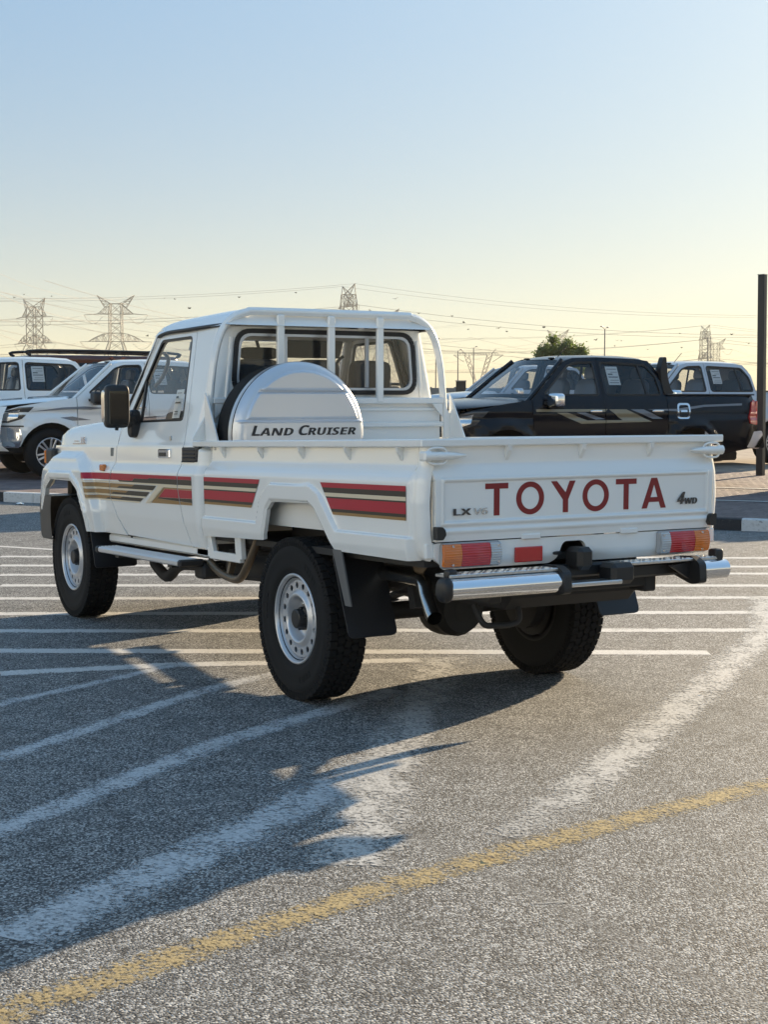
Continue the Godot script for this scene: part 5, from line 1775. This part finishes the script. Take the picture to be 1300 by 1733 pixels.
func build_far() -> void:
	var steel: Material = M.galvanised
	var base := pylon_shape()
	var loops := jumper_shape()
	var spots := [[785.6, 238.0, 0.97, 0.62, "lattice pylon seen almost end on, leftmost on the horizon", 1.0], [739.7, 267.1, 0.975, 1.38, "wide lattice pylon with full spread arms between the cab and the leftmost pylon", 1.0], [604.1, 330.8, 0.965, 0.30, "lattice pylon whose top shows above the headboard of the white truck", 1.0],
		[778.3, 450.7, 0.98, 1.20, "lattice pylon whose upper arm peeps over the right corner of the headboard", 1.0], [927.8, 692.4, 0.95, 1.05, "lattice pylon whose two horns rise behind the green tree", 1.0], [642.1, 583.6, 0.76, 0.30, "lattice pylon nearest the black post, seen end on", 1.0], [790.5, 727.6, 0.76, 1.15, "low lattice pylon with a drooping arm beside the end on pylon at right", 1.0]]
	var first: Node3D
	var nodes := []
	for p in spots:
		var o: Node3D
		if first == null:
			o = thing("transmission_pylon", p[4], "pylon", Vector3.ZERO, 0.0, "transmission pylons on the horizon")
			put(o, "lattice", base, steel)
			for lp in loops:
				put(o, "jumper_loop", lp, M.wire)
			first = o
		else:
			o = first.duplicate()
			o.name = numbered("transmission_pylon")
			add_child(o, true)
			tag(o, p[4], "pylon", "transmission pylons on the horizon")
		# the arms stand across the line of sight by the given angle
		var los := atan2(p[1] + 4.0, p[0] + 6.5)
		o.transform = Transform3D(Basis(Vector3.UP, -los + p[3]).scaled(Vector3.ONE * p[2]), Vector3(p[0], 0.0, p[1]))
		nodes.append(o)
	# a tower of another kind: two legs that open upwards to one long beam
	var mb := MB.new()
	for s in [-1.0, 1.0]:
		for z in [-0.8, 0.8]:
			strut(mb, Vector3(s * 1.0, 0, z), Vector3(s * 1.8, 6.0, z), 0.3)
			strut(mb, Vector3(s * 1.8, 6.0, z), Vector3(s * 9.5, 27.0, z), 0.3)
			strut(mb, Vector3(s * 0.6, 7.0, z), Vector3(s * 6.0, 26.8, z), 0.3)
			for i in 6:
				var u := i / 6.0
				strut(mb, Vector3(s * 1.8, 6.0, z).lerp(Vector3(s * 9.5, 27, z), u), Vector3(s * 0.6, 7.0, z).lerp(Vector3(s * 6.0, 26.8, z), u + 0.16), 0.2)
				strut(mb, Vector3(s * 1.8, 6.0, z).lerp(Vector3(s * 9.5, 27, z), u + 0.16), Vector3(s * 0.6, 7.0, z).lerp(Vector3(s * 6.0, 26.8, z), u), 0.2)
			strut(mb, Vector3(s * 9.0, 27.5, z), Vector3(s * 12.0, 31.0, 0), 0.3)
			strut(mb, Vector3(s * 14.0, 25.5, z * 0.5), Vector3(s * 17.0, 27.0, 0), 0.2)
			strut(mb, Vector3(s * 10.0, 22.5, z), Vector3(s * 17.0, 27.0, 0), 0.2)
	for z in [-0.8, 0.8]:
		strut(mb, Vector3(-17, 27, z), Vector3(17, 27, z), 0.3)
		strut(mb, Vector3(-13, 28.4, z), Vector3(13, 28.4, z), 0.3)
		for i in 14:
			strut(mb, Vector3(-14 + 2.0 * i, 27, z), Vector3(-13 + 2.0 * i, 28.4, z), 0.18)
	var vt := thing("transmission_pylon", "small lattice pylon of two legs opening upwards to a long beam", "pylon", Vector3(831.8, 0, 554.9), -atan2(559.0, 838.0) + PI / 2 - 0.2, "transmission pylons on the horizon")
	put(vt, "lattice", mb, steel)
	# wires: each hangs from span to span
	var wi := 0
	for k in nodes.size():
		var o: Node3D = nodes[k]
		for e in [[-10.0, 53.0], [10.0, 53.0], [-17.0, 42.6], [17.0, 42.6], [-19.4, 28.3], [19.4, 28.3]]:
			if k in [3, 4, 6] and e[1] > 50.0:
				continue
			mb = MB.new()
			var pts := []
			for i in 41:
				var u := -1.0 + i / 20.0
				var f := absf(u)
				pts.append(o.transform * Vector3(e[0], e[1] - 4.0 * 11.0 * f * (1.0 - f), u * 390.0))
			tube(mb, pts, 0.075 if e[1] < 50.0 else 0.05, 4, false)
			var w := put(self, numbered("power_line"), mb, M.wire)
			var side := "upper arm" if e[1] > 40.0 and e[1] < 50.0 else ("earth wire horn" if e[1] > 50.0 else "lower arm")
			tag(w, "thin wire from the %s %s of the %s" % ["left" if e[0] < 0.0 else "right", side, ["leftmost pylon", "wide pylon", "pylon above the headboard", "pylon over the headboard corner", "pylon behind the tree", "end on pylon", "low pylon at right"][k]], "power line", "overhead wires between the pylons")
			wi += 1
	# street lamps
	var lamps := [[144.9, 116.2, 9.7, 2, "tall street lamp with two heads just right of the green tree"], [187.9, 121.8, 8.0, 1, "street lamp with one head, left of the pair beyond the headboard"], [182.5, 121.1, 8.3, 1, "street lamp with one head, right of the pair beyond the headboard"],
		[191.6, 176.0, 11.4, 1, "street lamp with one head in front of the end on pylon at right"], [120.1, 118.8, 8.8, 1, "street lamp whose head just shows beside the black post"], [189.7, 118.9, 9.7, 2, "street lamp with two heads seen through the headboard hoop"]]
	for l in lamps:
		var o := thing("street_lamp", l[4], "street lamp", Vector3(l[0], -0.03, l[1]), 0.6, "street lamps far beyond the lot")
		mb = MB.new()
		tube(mb, [Vector3.ZERO, Vector3(0, 1.0, 0), Vector3(0, l[2], 0)], [0.15, 0.11, 0.07], 8)
		put(o, "pole", mb, M.lamp_grey)
		for s in ([1.0, -1.0] if l[3] == 2 else [1.0]):
			mb = MB.new()
			bar(mb, Vector3(0, l[2], 0), Vector3(0, l[2] + 0.25, 1.1 * s), 0.07, 0.07)
			put(o, "arm", mb, M.lamp_grey)
			mb = MB.new()
			blob(mb, Vector3(0, l[2] + 0.27, 1.35 * s), Vector3(0.30, 0.13, 0.75), 0.6, Basis.IDENTITY, 12, 8)
			put(o, "lamp_head", mb, M.lamp_grey)
	# tree
	var tr := thing("tree", "round leafy green tree standing beyond the black pickup", "tree", Vector3(82.7, -0.03, 62.75), 0.0)
	mb = MB.new()
	tube(mb, curve([Vector3(0, 0, 0), Vector3(0.05, 1.0, 0.03), Vector3(-0.05, 2.2, 0.05), Vector3(0.02, 3.2, 0)], 4), [0.17, 0.165, 0.16, 0.155, 0.15, 0.145, 0.14, 0.13, 0.12, 0.11, 0.10, 0.09, 0.08], 8)
	var lobes := []
	for i in 92:
		var left := randf() < 0.60
		var a := randf() * TAU
		var el := asin(randf_range(-0.75, 1.0))
		var rr := pow(randf(), 0.33)
		var across := cos(a) * cos(el) * rr * (1.20 if left else 0.95) + (-0.62 if left else 0.95)
		var deep := sin(a) * cos(el) * rr * 1.2
		var c := Vector3(-0.62, 0, 0.78) * across + Vector3(0.78, 0, 0.62) * deep + Vector3(0, (4.15 if left else 3.95) + sin(el) * rr * (1.55 if left else 1.45), 0)
		lobes.append(c)
		if i % 3 == 0:
			var pth := [Vector3(0, 2.0 + 0.8 * randf(), 0), Vector3(c.x * 0.4, lerpf(2.6, c.y, 0.5), c.z * 0.4), c]
			tube(mb, curve(pth, 3), [0.05, 0.045, 0.04, 0.03, 0.025, 0.02, 0.015], 5)
	put(tr, "trunk", mb, M.bark)
	mb = MB.new()
	for c in lobes:
		for j in 190:
			var d := Vector3(randfn(0, 1), randfn(0, 1), randfn(0, 1)) * 0.19
			var p: Vector3 = c + d
			var b := Basis.from_euler(Vector3(randf() * TAU, randf() * TAU, randf() * TAU))
			var s := randf_range(0.05, 0.10)
			var n := b.z
			mb.tri(p + b.x * s * 1.7, p + b.y * s * 0.6, p - b.x * s * 1.7, n, n, n)
			mb.tri(p + b.x * s * 1.7, p - b.x * s * 1.7, p - b.y * s * 0.6, n, n, n)
	put(tr, "crown", mb, M.leaf)
	# birds
	var flock := [180.3, 13.3, 50.5, 146.3, 11.5, 41.6, 178.4, 13.5, 54.7, 158.5, 10.0, 47.2, 156.9, 8.9, 47.0, 114.0, 9.5, 44.1, 170.8, 13.2, 68.2, 97.1, 7.7, 39.3, 117.3, 6.4, 43.8, 126.9, 10.7, 57.0, 149.1, 13.0, 74.3, 102.8, 9.4, 60.4, 147.5, 11.0, 90.0, 153.7, 11.2, 98.7, 97.5, 7.3, 63.8, 126.5, 8.2, 83.3, 85.7, 6.3, 59.2, 110.4, 7.3, 77.1, 86.3, 6.5, 63.8, 141.3, 8.1, 115.3, 108.1, 6.6, 89.0, 140.9, 7.4, 114.6, 128.6, 6.6, 109.6, 131.8, 8.7, 117.2, 88.9, 5.3, 79.8, 81.0, 6.1, 77.9, 111.7, 6.8, 109.1, 92.2, 5.9, 73.4]
	var bird: Node3D
	for i in flock.size() / 3:
		var o: Node3D
		var lab := "small dark bird flying low over the horizon among the wires"
		if bird == null:
			o = thing("bird", lab, "bird", Vector3.ZERO, 0.0, "birds in the sky above the horizon")
			mb = MB.new()
			blob(mb, Vector3.ZERO, Vector3(0.26, 0.085, 0.085), 0.9, Basis.IDENTITY, 10, 6)
			blob(mb, Vector3(0.13, 0.02, 0), Vector3(0.08, 0.06, 0.06), 1.0, Basis.IDENTITY, 8, 6)
			mb.face([Vector3(-0.10, 0, -0.02), Vector3(-0.24, 0.01, -0.05), Vector3(-0.24, 0.01, 0.05), Vector3(-0.10, 0, 0.02)], Vector3.UP)
			put(o, "body", mb, M.bird)
			for s in [-1.0, 1.0]:
				mb = MB.new()
				loft(mb, [[Vector3(0.07, 0.02, s * 0.03), Vector3(-0.06, 0.02, s * 0.03)], [Vector3(0.08, 0.09, s * 0.15), Vector3(-0.06, 0.08, s * 0.15)], [Vector3(-0.02, 0.07, s * 0.31), Vector3(-0.06, 0.06, s * 0.30)]])
				put(o, "wing", mb, M.bird)
			bird = o
		else:
			o = bird.duplicate()
			o.name = numbered("bird")
			add_child(o, true)
		o.position = Vector3(flock[3 * i], flock[3 * i + 1], flock[3 * i + 2])
		o.rotation = Vector3(randf_range(-0.3, 0.3), randf() * TAU, randf_range(-0.3, 0.3))
		o.scale = Vector3.ONE * randf_range(0.65, 1.0)

func make_sky() -> PanoramaSkyMaterial:
	var w := 512
	var h := 256
	var im := Image.create_empty(w, h, false, Image.FORMAT_RGBF)
	var sun := SUN_DIR.normalized()
	for y in h:
		var el := PI / 2 - PI * (y + 0.5) / h
		for x in w:
			var a := TAU * (x + 0.5) / w
			var d := Vector3(sin(a) * cos(el), sin(el), -cos(a) * cos(el))
			var e := rad_to_deg(maxf(el, 0.0))
			# dusty cream low down, blue above; brightest round the sun and again, more weakly, opposite to it
			var c := Vector3(0.160 + 0.60 * exp(-e / 6.5), 0.330 + 0.375 * exp(-e / 7.0), 0.560 - 0.12 * exp(-e / 4.0))
			var mu := clampf(d.dot(sun), -1.0, 1.0)
			c *= (1.0 + (0.75 if mu < 0.0 else 0.35) * mu * mu) / 1.14
			var off := rad_to_deg(acos(mu))
			c += Vector3(1.20, 0.92, 0.40) * exp(-off / 16.0)
			if el < 0.0:
				c = c.lerp(Vector3(0.30, 0.27, 0.22), smoothstep(0.0, 0.10, -el))
			im.set_pixel(x, y, Color(c.x, c.y, c.z) * SKY_GAIN)
	var m := PanoramaSkyMaterial.new()
	m.panorama = ImageTexture.create_from_image(im)
	return m

const SKY_GAIN := 0.42  # the panorama is written as it looks on the photograph and divided by the exposure
const SUN_DIR := Vector3(0.3537, 0.2622, 0.8979)

func _ready() -> void:
	seed(11)
	# camera, as measured from the photograph
	var cam := Camera3D.new()
	cam.name = "camera"
	cam.transform = Transform3D(Basis(Vector3(-0.50148, 0.002555, 0.865166), Vector3(0.06999, 0.996838, 0.037625), Vector3(-0.862334, 0.079421, -0.500073)).orthonormalized(), Vector3(-6.4637, 1.4958, -4.0382))
	cam.fov = 37.84
	cam.near = 0.05
	cam.far = 9000.0
	add_child(cam)
	var env := Environment.new()
	env.background_mode = Environment.BG_SKY
	env.sky = Sky.new()
	env.sky.sky_material = make_sky()
	env.tonemap_mode = Environment.TONE_MAPPER_LINEAR
	env.tonemap_exposure = 3.15
	env.sdfgi_enabled = true
	env.ssao_enabled = true
	env.ssil_enabled = true
	env.fog_enabled = true
	env.fog_density = 0.0002
	env.fog_light_color = Color(0.93, 0.89, 0.80)
	var we := WorldEnvironment.new()
	we.environment = env
	add_child(we)
	var sun := DirectionalLight3D.new()
	sun.name = "sun"
	sun.basis = Basis.looking_at(-SUN_DIR)
	sun.light_energy = 1.2
	sun.light_color = Color(1.0, 0.905, 0.76)
	sun.light_angular_distance = 0.55
	sun.shadow_enabled = true
	add_child(sun)
	build_materials()
	build_ground()
	build_truck()
	build_cars()
	build_showroom()
	build_far()
	build_small()

func build_materials() -> void:
	mat("white_paint", lin(0.85, 0.85, 0.82), 0.18, 0.0, 1.0)
	mat("roof_paint", lin(0.85, 0.85, 0.82), 0.18, 0.0, 1.0)
	mat("black_paint", lin(0.005, 0.0055, 0.009), 0.22, 0.0, 0.25).metallic_specular = 0.35
	mat("silver_paint", lin(0.50, 0.51, 0.53), 0.35, 0.35, 0.8)
	mat("dark_red_paint", lin(0.07, 0.018, 0.012), 0.35, 0.0, 0.8)
	mat("rust_red", lin(0.22, 0.06, 0.03), 0.5)
	mat("rubber", lin(0.014, 0.0145, 0.0155), 0.75).metallic_specular = 0.3
	mat("tread", lin(0.016, 0.016, 0.0165), 0.85).metallic_specular = 0.25
	mat("steel_rim", lin(0.56, 0.57, 0.59), 0.30, 0.5)
	mat("alloy", lin(0.62, 0.62, 0.63), 0.28, 0.7)
	mat("hub_black", lin(0.015, 0.015, 0.016), 0.45)
	mat("zinc", lin(0.55, 0.54, 0.52), 0.35, 1.0)
	mat("chrome", lin(0.82, 0.83, 0.85), 0.07, 1.0)
	mat("chrome_dull", lin(0.62, 0.63, 0.64), 0.20, 1.0)
	mat("mirror", lin(0.045, 0.05, 0.055), 0.01, 1.0)
	mat("aluminium", lin(0.66, 0.67, 0.68), 0.38, 0.6)
	mat("checker", lin(0.66, 0.66, 0.65), 0.28, 0.9)
	mat("silver_cover", lin(0.60, 0.62, 0.65), 0.30, 0.55, 0.5)
	mat("black", lin(0.014, 0.014, 0.015), 0.45)
	mat("bumper_black", lin(0.030, 0.030, 0.031), 0.42)
	mat("dark_plastic", lin(0.020, 0.020, 0.021), 0.50)
	mat("mudflap", lin(0.012, 0.013, 0.016), 0.42)
	mat("grey_liner", lin(0.11, 0.11, 0.11), 0.6)
	mat("under_black", lin(0.020, 0.019, 0.019), 0.7)
	mat("brown_steel", lin(0.16, 0.12, 0.08), 0.42, 0.6)
	mat("exhaust", lin(0.60, 0.59, 0.57), 0.22, 1.0)
	mat("dark_trim", lin(0.045, 0.045, 0.048), 0.75)
	mat("grey_trim", lin(0.40, 0.39, 0.37), 0.8)
	mat("seat_cloth", lin(0.075, 0.078, 0.085), 0.85)
	mat("seat_wrapped", lin(0.16, 0.17, 0.18), 0.22)
	mat("paper", lin(0.70, 0.72, 0.70), 0.8)
	mat("ink", lin(0.018, 0.019, 0.022), 0.5)
	mat("grey_badge", lin(0.16, 0.17, 0.165), 0.4)
	mat("dark_badge", lin(0.09, 0.09, 0.095), 0.25, 0.7)
	mat("amber", lin(0.62, 0.17, 0.02), 0.2, 0.0, 0.5)
	mat("lens_amber", lin(0.72, 0.18, 0.012), 0.16, 0.0, 1.0)
	mat("lens_red", lin(0.52, 0.014, 0.016), 0.16, 0.0, 1.0)
	mat("lens_clear", lin(0.50, 0.50, 0.49), 0.14, 0.3, 1.0)
	mat("lamp_bezel", lin(0.36, 0.36, 0.36), 0.4)
	mat("lamp_dark", lin(0.03, 0.032, 0.036), 0.12, 0.0, 1.0)
	mat("letter_red", lin(0.22, 0.010, 0.012), 0.45)
	mat("stripe_red", lin(0.40, 0.006, 0.026), 0.42)
	mat("stripe_dark", lin(0.028, 0.022, 0.014), 0.42)
	mat("stripe_gold", lin(0.30, 0.17, 0.055), 0.42)
	mat("stripe_cream", lin(0.68, 0.58, 0.42), 0.42)
	mat("car_gold", lin(0.30, 0.235, 0.14), 0.35, 0.0, 0.5)
	mat("car_grey", lin(0.20, 0.20, 0.21), 0.35, 0.0, 0.5)
	glass("clear_glass", lin(0.02, 0.05, 0.045), 0.10)
	glass("tint_glass", lin(0.012, 0.022, 0.028), 0.30)
	glass("car_glass", lin(0.012, 0.022, 0.022), 0.19)
	mat("dark_glass", lin(0.006, 0.007, 0.010), 0.05)
	mat("galvanised", lin(0.30, 0.27, 0.235), 0.6)
	mat("wire", lin(0.30, 0.27, 0.24), 0.6)
	mat("lamp_grey", lin(0.20, 0.19, 0.18), 0.5)
	mat("bark", lin(0.10, 0.075, 0.05), 0.9)
	var lf := mat("leaf", lin(0.065, 0.095, 0.030), 0.55)
	lf.backlight_enabled = true
	lf.backlight = Color(0.35, 0.42, 0.12)
	lf.cull_mode = BaseMaterial3D.CULL_DISABLED
	mat("bird", lin(0.03, 0.03, 0.03), 0.8)
	mat("post_black", lin(0.012, 0.012, 0.013), 0.45)
	mat("render_wall", lin(0.50, 0.56, 0.62), 0.9)
	mat("line_white", lin(0.62, 0.60, 0.56), 0.8)
	# ground
	var as_ := mat("asphalt", Color.WHITE, 0.82)
	as_.albedo_texture = noise_tex(0.255, 2048, FastNoiseLite.TYPE_CELLULAR, [[0.0, lin(0.024, 0.025, 0.026)], [0.34, lin(0.068, 0.069, 0.069)], [0.56, lin(0.160, 0.160, 0.156)], [0.75, lin(0.305, 0.303, 0.290)], [1.0, lin(0.53, 0.525, 0.50)]], 3)
	as_.uv1_triplanar = true
	as_.uv1_world_triplanar = true
	as_.uv1_scale = Vector3.ONE / 3.1
	as_.heightmap_enabled = true
	as_.heightmap_texture = noise_tex(0.255, 2048, FastNoiseLite.TYPE_CELLULAR, [[0.0, Color.WHITE], [1.0, Color.BLACK]], 3, FastNoiseLite.RETURN_DISTANCE)
	as_.heightmap_scale = 0.25
	as_.detail_enabled = true
	as_.detail_blend_mode = BaseMaterial3D.BLEND_MODE_MUL
	as_.detail_albedo = noise_tex(0.012, 1024, FastNoiseLite.TYPE_SIMPLEX_SMOOTH, [[0.0, lin(0.55, 0.555, 0.56)], [0.42, lin(0.84, 0.845, 0.85)], [0.7, lin(0.95, 0.95, 0.95)], [1.0, lin(1.0, 1.0, 1.0)]], 5, FastNoiseLite.RETURN_CELL_VALUE, 5)
	as_.uv2_triplanar = true
	as_.uv2_world_triplanar = true
	as_.uv2_scale = Vector3.ONE / 11.0
	var sd := mat("sand", Color.WHITE, 0.95)
	sd.albedo_texture = noise_tex(0.01, 512, FastNoiseLite.TYPE_SIMPLEX, [[0.0, lin(0.26, 0.20, 0.14)], [1.0, lin(0.40, 0.32, 0.23)]], 9, FastNoiseLite.RETURN_CELL_VALUE, 5)
	sd.uv1_triplanar = true
	sd.uv1_world_triplanar = true
	sd.uv1_scale = Vector3.ONE / 40.0
	var ps := mat("paving_sand", Color.WHITE, 0.95)
	ps.albedo_texture = noise_tex(0.02, 512, FastNoiseLite.TYPE_SIMPLEX, [[0.0, lin(0.20, 0.16, 0.13)], [1.0, lin(0.34, 0.28, 0.22)]], 19, FastNoiseLite.RETURN_CELL_VALUE, 5)
	ps.uv1_triplanar = true
	ps.uv1_world_triplanar = true
	ps.uv1_scale = Vector3.ONE / 4.0
	for k in 4:
		var v: float = [0.85, 1.0, 1.12, 0.94][k]
		mat("paver_%d" % k, lin(0.150 * v, 0.118 * v, 0.112 * v), 0.85)
	var pf := mat("paver_far", lin(0.150, 0.118, 0.112), 0.85)
	pf.vertex_color_use_as_albedo = true
	for k in ["white", "black"]:
		var kb := mat("kerb_" + k, Color.WHITE, 0.8)
		var a := lin(0.58, 0.58, 0.57) if k == "white" else lin(0.022, 0.024, 0.028)
		var b := lin(0.36, 0.35, 0.33) if k == "white" else lin(0.05, 0.05, 0.052)
		kb.albedo_texture = noise_tex(0.03, 256, FastNoiseLite.TYPE_SIMPLEX, [[0.0, b], [0.35, a], [0.8, a], [0.86, lin(0.15, 0.14, 0.13)]], 21, FastNoiseLite.RETURN_CELL_VALUE, 4)
		kb.uv1_triplanar = true
		kb.uv1_world_triplanar = true
		kb.uv1_scale = Vector3.ONE / 0.7
	var w := lin(0.78, 0.77, 0.74)
	grain_paint("paint_a", w, 1.12, 31, 64, 0.45, 0.35)
	grain_paint("paint_b", w, 1.04, 32, 64, 0.50, 0.35)
	grain_paint("paint_c", lin(0.66, 0.67, 0.67), 0.74, 33, 80, 0.55, 0.32)
	grain_paint("paint_d", lin(0.68, 0.67, 0.64), 0.76, 34, 112, 0.70, 0.30)
	grain_paint("paint_e", lin(0.64, 0.63, 0.60), 0.68, 35, 128, 0.65, 0.30)
	grain_paint("paint_f", lin(0.62, 0.61, 0.58), 0.52, 38, 128, 0.60, 0.25)
	grain_paint("paint_y", lin(0.57, 0.43, 0.20), 0.60, 36, 72, 0.40, 0.24)

func build_cars() -> void:
	var place := func(x: float, z: float) -> Vector3: return Vector3(x, on_paving(x, z), z)
	var s1 := func(pts: Array) -> PackedVector2Array: return pv(pts)
	var gold := [[s1.call([2.62, 1.115, 2.62, 1.08, 1.50, 1.08, 1.46, 1.115]), M.car_gold], [s1.call([1.44, 1.11, 1.15, 1.11, 0.72, 0.94, 1.90, 0.92, 2.30, 1.07, 2.12, 1.07, 1.80, 0.965, 1.22, 0.965]), M.car_gold],
		[s1.call([1.98, 1.07, 1.84, 1.07, 1.50, 0.98, 1.66, 0.975]), M.car_grey], [s1.call([1.08, 1.11, 0.86, 1.11, 0.52, 0.98, 0.70, 0.98]), M.car_grey], [s1.call([0.80, 1.11, 0.30, 1.115, -0.2, 1.17, -0.9, 1.19, -0.9, 1.16, -0.2, 1.14, 0.28, 1.08]), M.car_grey]]
	make_double_cab("black double cab pickup with gold angular stripes and a black sports bar", place.call(10.31, 10.18), 4.748, M.black_paint, {"stripe": gold, "flap": true, "sports_bar": true})
	var sweep := [[s1.call([3.40, 1.02, 2.90, 1.085, 2.55, 1.10, 2.20, 1.075, 2.45, 1.05, 2.80, 1.055]), M.car_grey], [s1.call([2.95, 0.93, 2.75, 0.945, 2.45, 0.89, 2.75, 0.88]), M.car_grey]]
	make_double_cab("white double cab pickup with chrome front bumper, nearest behind the white truck bonnet", place.call(16.75, 6.14), 4.735, M.white_paint, {"stripe": sweep, "chrome_bumper": true, "mirror": M.black})
	make_double_cab("white double cab pickup at the left edge, seen by its rear cab windows", place.call(18.95, 4.90), 4.772, M.white_paint, {"size": 1.035, "stripe": [[s1.call([0.9, 1.10, 0.3, 1.19, -0.6, 1.20, 0.2, 1.10]), M.car_gold]]})
	make_double_cab("silver double cab pickup parked behind the black one, at the right edge", place.call(14.26, 15.73), 4.773, M.silver_paint, {"bright": M.silver_paint})
	make_double_cab("pale silver pickup whose bonnet shows left of the black one", place.call(21.18, 17.30), 4.765, M.silver_paint, {})
	make_double_cab("white double cab pickup in the bay right of the black one, just outside the photograph", place.call(8.0, 15.25), 4.735, M.white_paint, {})
	roof_rack_wagon("dark red off road wagon with a long black roof rack behind the white pickups", place.call(24.2, 7.3), 4.75, M.dark_red_paint, 1.08)
	roof_rack_wagon("white off road wagon parked out of sight behind the white truck's cab", place.call(12.0, 6.35), 4.712, M.white_paint, 0.75)

func build_showroom() -> void:  # the pale sunlit buildings across the lot, which light and are mirrored in the shaded sides of the truck
	for e in [[Vector3(-2.0, 0, -21.0), 0.0, 50.0, "long white sunlit showroom building on the left side of the lot, outside the photograph"]]:
		var t := thing("showroom_building", e[3], "building", e[0], e[1])
		var L: float = e[2]
		var H := 7.5
		var mb := MB.new()
		box(mb, Vector3(0, H / 2 - 0.03, -4.0), Vector3(L, H, 8.0))
		put(t, "wall", mb, M.render_wall)
		mb = MB.new()
		box(mb, Vector3(0, H + 0.15, -4.0), Vector3(L + 0.4, 0.35, 8.4), 0.03)
		put(t, "parapet", mb, M.line_white)
		for i in int(L / 5.5):
			mb = MB.new()
			var x := -L * 0.5 + 3.0 + i * 5.5
			var door := i % 3 == 1
			box(mb, Vector3(x, 1.25 if door else 1.7, 0.01), Vector3(2.4, 2.5 if door else 1.4, 0.06), 0.01)
			var w := put(t, "door" if door else "window", mb, M.lamp_grey)
			mb = MB.new()
			box(mb, Vector3(x, 1.25 if door else 1.7, 0.045), Vector3(2.2, 2.3 if door else 1.2, 0.03))
			put(w, "pane", mb, M.dark_glass)

func build_small() -> void:
	var mb := MB.new()
	var wall := thing("boundary_wall", "low grey boundary wall far off, seen between the headboard and the black pickup", "wall", Vector3(98.6, -0.03, 63.7), -0.58 + PI / 2)
	for i in 12:
		mb = MB.new()
		box(mb, Vector3(-11.0 + 2.0 * i, 0.98, 0), Vector3(1.94, 1.96, 0.12), 0.02)
		put(wall, "panel", mb, M.lamp_grey)
		mb = MB.new()
		box(mb, Vector3(-12.0 + 2.0 * i, 1.02, 0), Vector3(0.16, 2.04, 0.2), 0.02)
		put(wall, "pillar", mb, M.lamp_grey)
	mb = MB.new()
	var cabinet := thing("utility_cabinet", "dark upright utility cabinet in front of the low boundary wall", "cabinet", Vector3(88.0, -0.03, 57.4), -0.58)
	box(mb, Vector3(0, 1.25, 0), Vector3(0.5, 2.3, 0.75), 0.03)
	put(cabinet, "housing", mb, M.under_black)
	mb = MB.new()
	box(mb, Vector3(0, 2.44, 0), Vector3(0.6, 0.08, 0.85), 0.02)
	put(cabinet, "lid", mb, M.lamp_grey)
	mb = MB.new()
	var post := thing("post", "square black steel post standing on the paving at the right edge", "post", Vector3(11.11, on_paving(11.11, 13.10), 13.10), 0.35)
	post.rotation.z = -0.012
	box(mb, Vector3(0, 1.585, 0), Vector3(0.112, 3.17, 0.112), 0.008)
	put(post, "shaft", mb, M.post_black)
	mb = MB.new()
	box(mb, Vector3(0, 3.175, 0), Vector3(0.122, 0.012, 0.122), 0.003)
	put(post, "cap", mb, M.post_black)
	mb = MB.new()
	for i in 9:
		var a := TAU * i / 9
		mb.face([Vector3(0, 0.03, 0), Vector3(cos(a) * 0.10, 0.004 + 0.012 * (i % 2), sin(a) * 0.05), Vector3(cos(a + 0.7) * 0.11, 0.004 + 0.012 * ((i + 1) % 2), sin(a + 0.7) * 0.05)], Vector3.UP)
	var sc := put(self, "paper_scrap", mb, M.paper)
	sc.position = Vector3(13.15, 0.005, 1.72)
	tag(sc, "crumpled white scrap lying in the gutter by the kerb", "litter")
	for e in [[-2.575, -1.385, 0.3], [-0.894, 1.036, 1.2]]:
		mb = MB.new()
		loft(mb, [[Vector3(-0.022, 0.006, 0), Vector3(0, 0.007, -0.001)], [Vector3(0, 0.010, 0.010), Vector3(0, 0.010, -0.010)], [Vector3(0.024, 0.004, 0.001), Vector3(0.024, 0.004, 0)]])
		var lf := put(self, numbered("dry_leaf"), mb, M.bark)
		lf.position = Vector3(e[0], 0.004, e[1])
		lf.rotation.y = e[2]
		tag(lf, "small dark dry leaf lying on the yellow line" if e[2] < 1.0 else "small dark dry leaf on the bare asphalt right of the truck", "leaf")
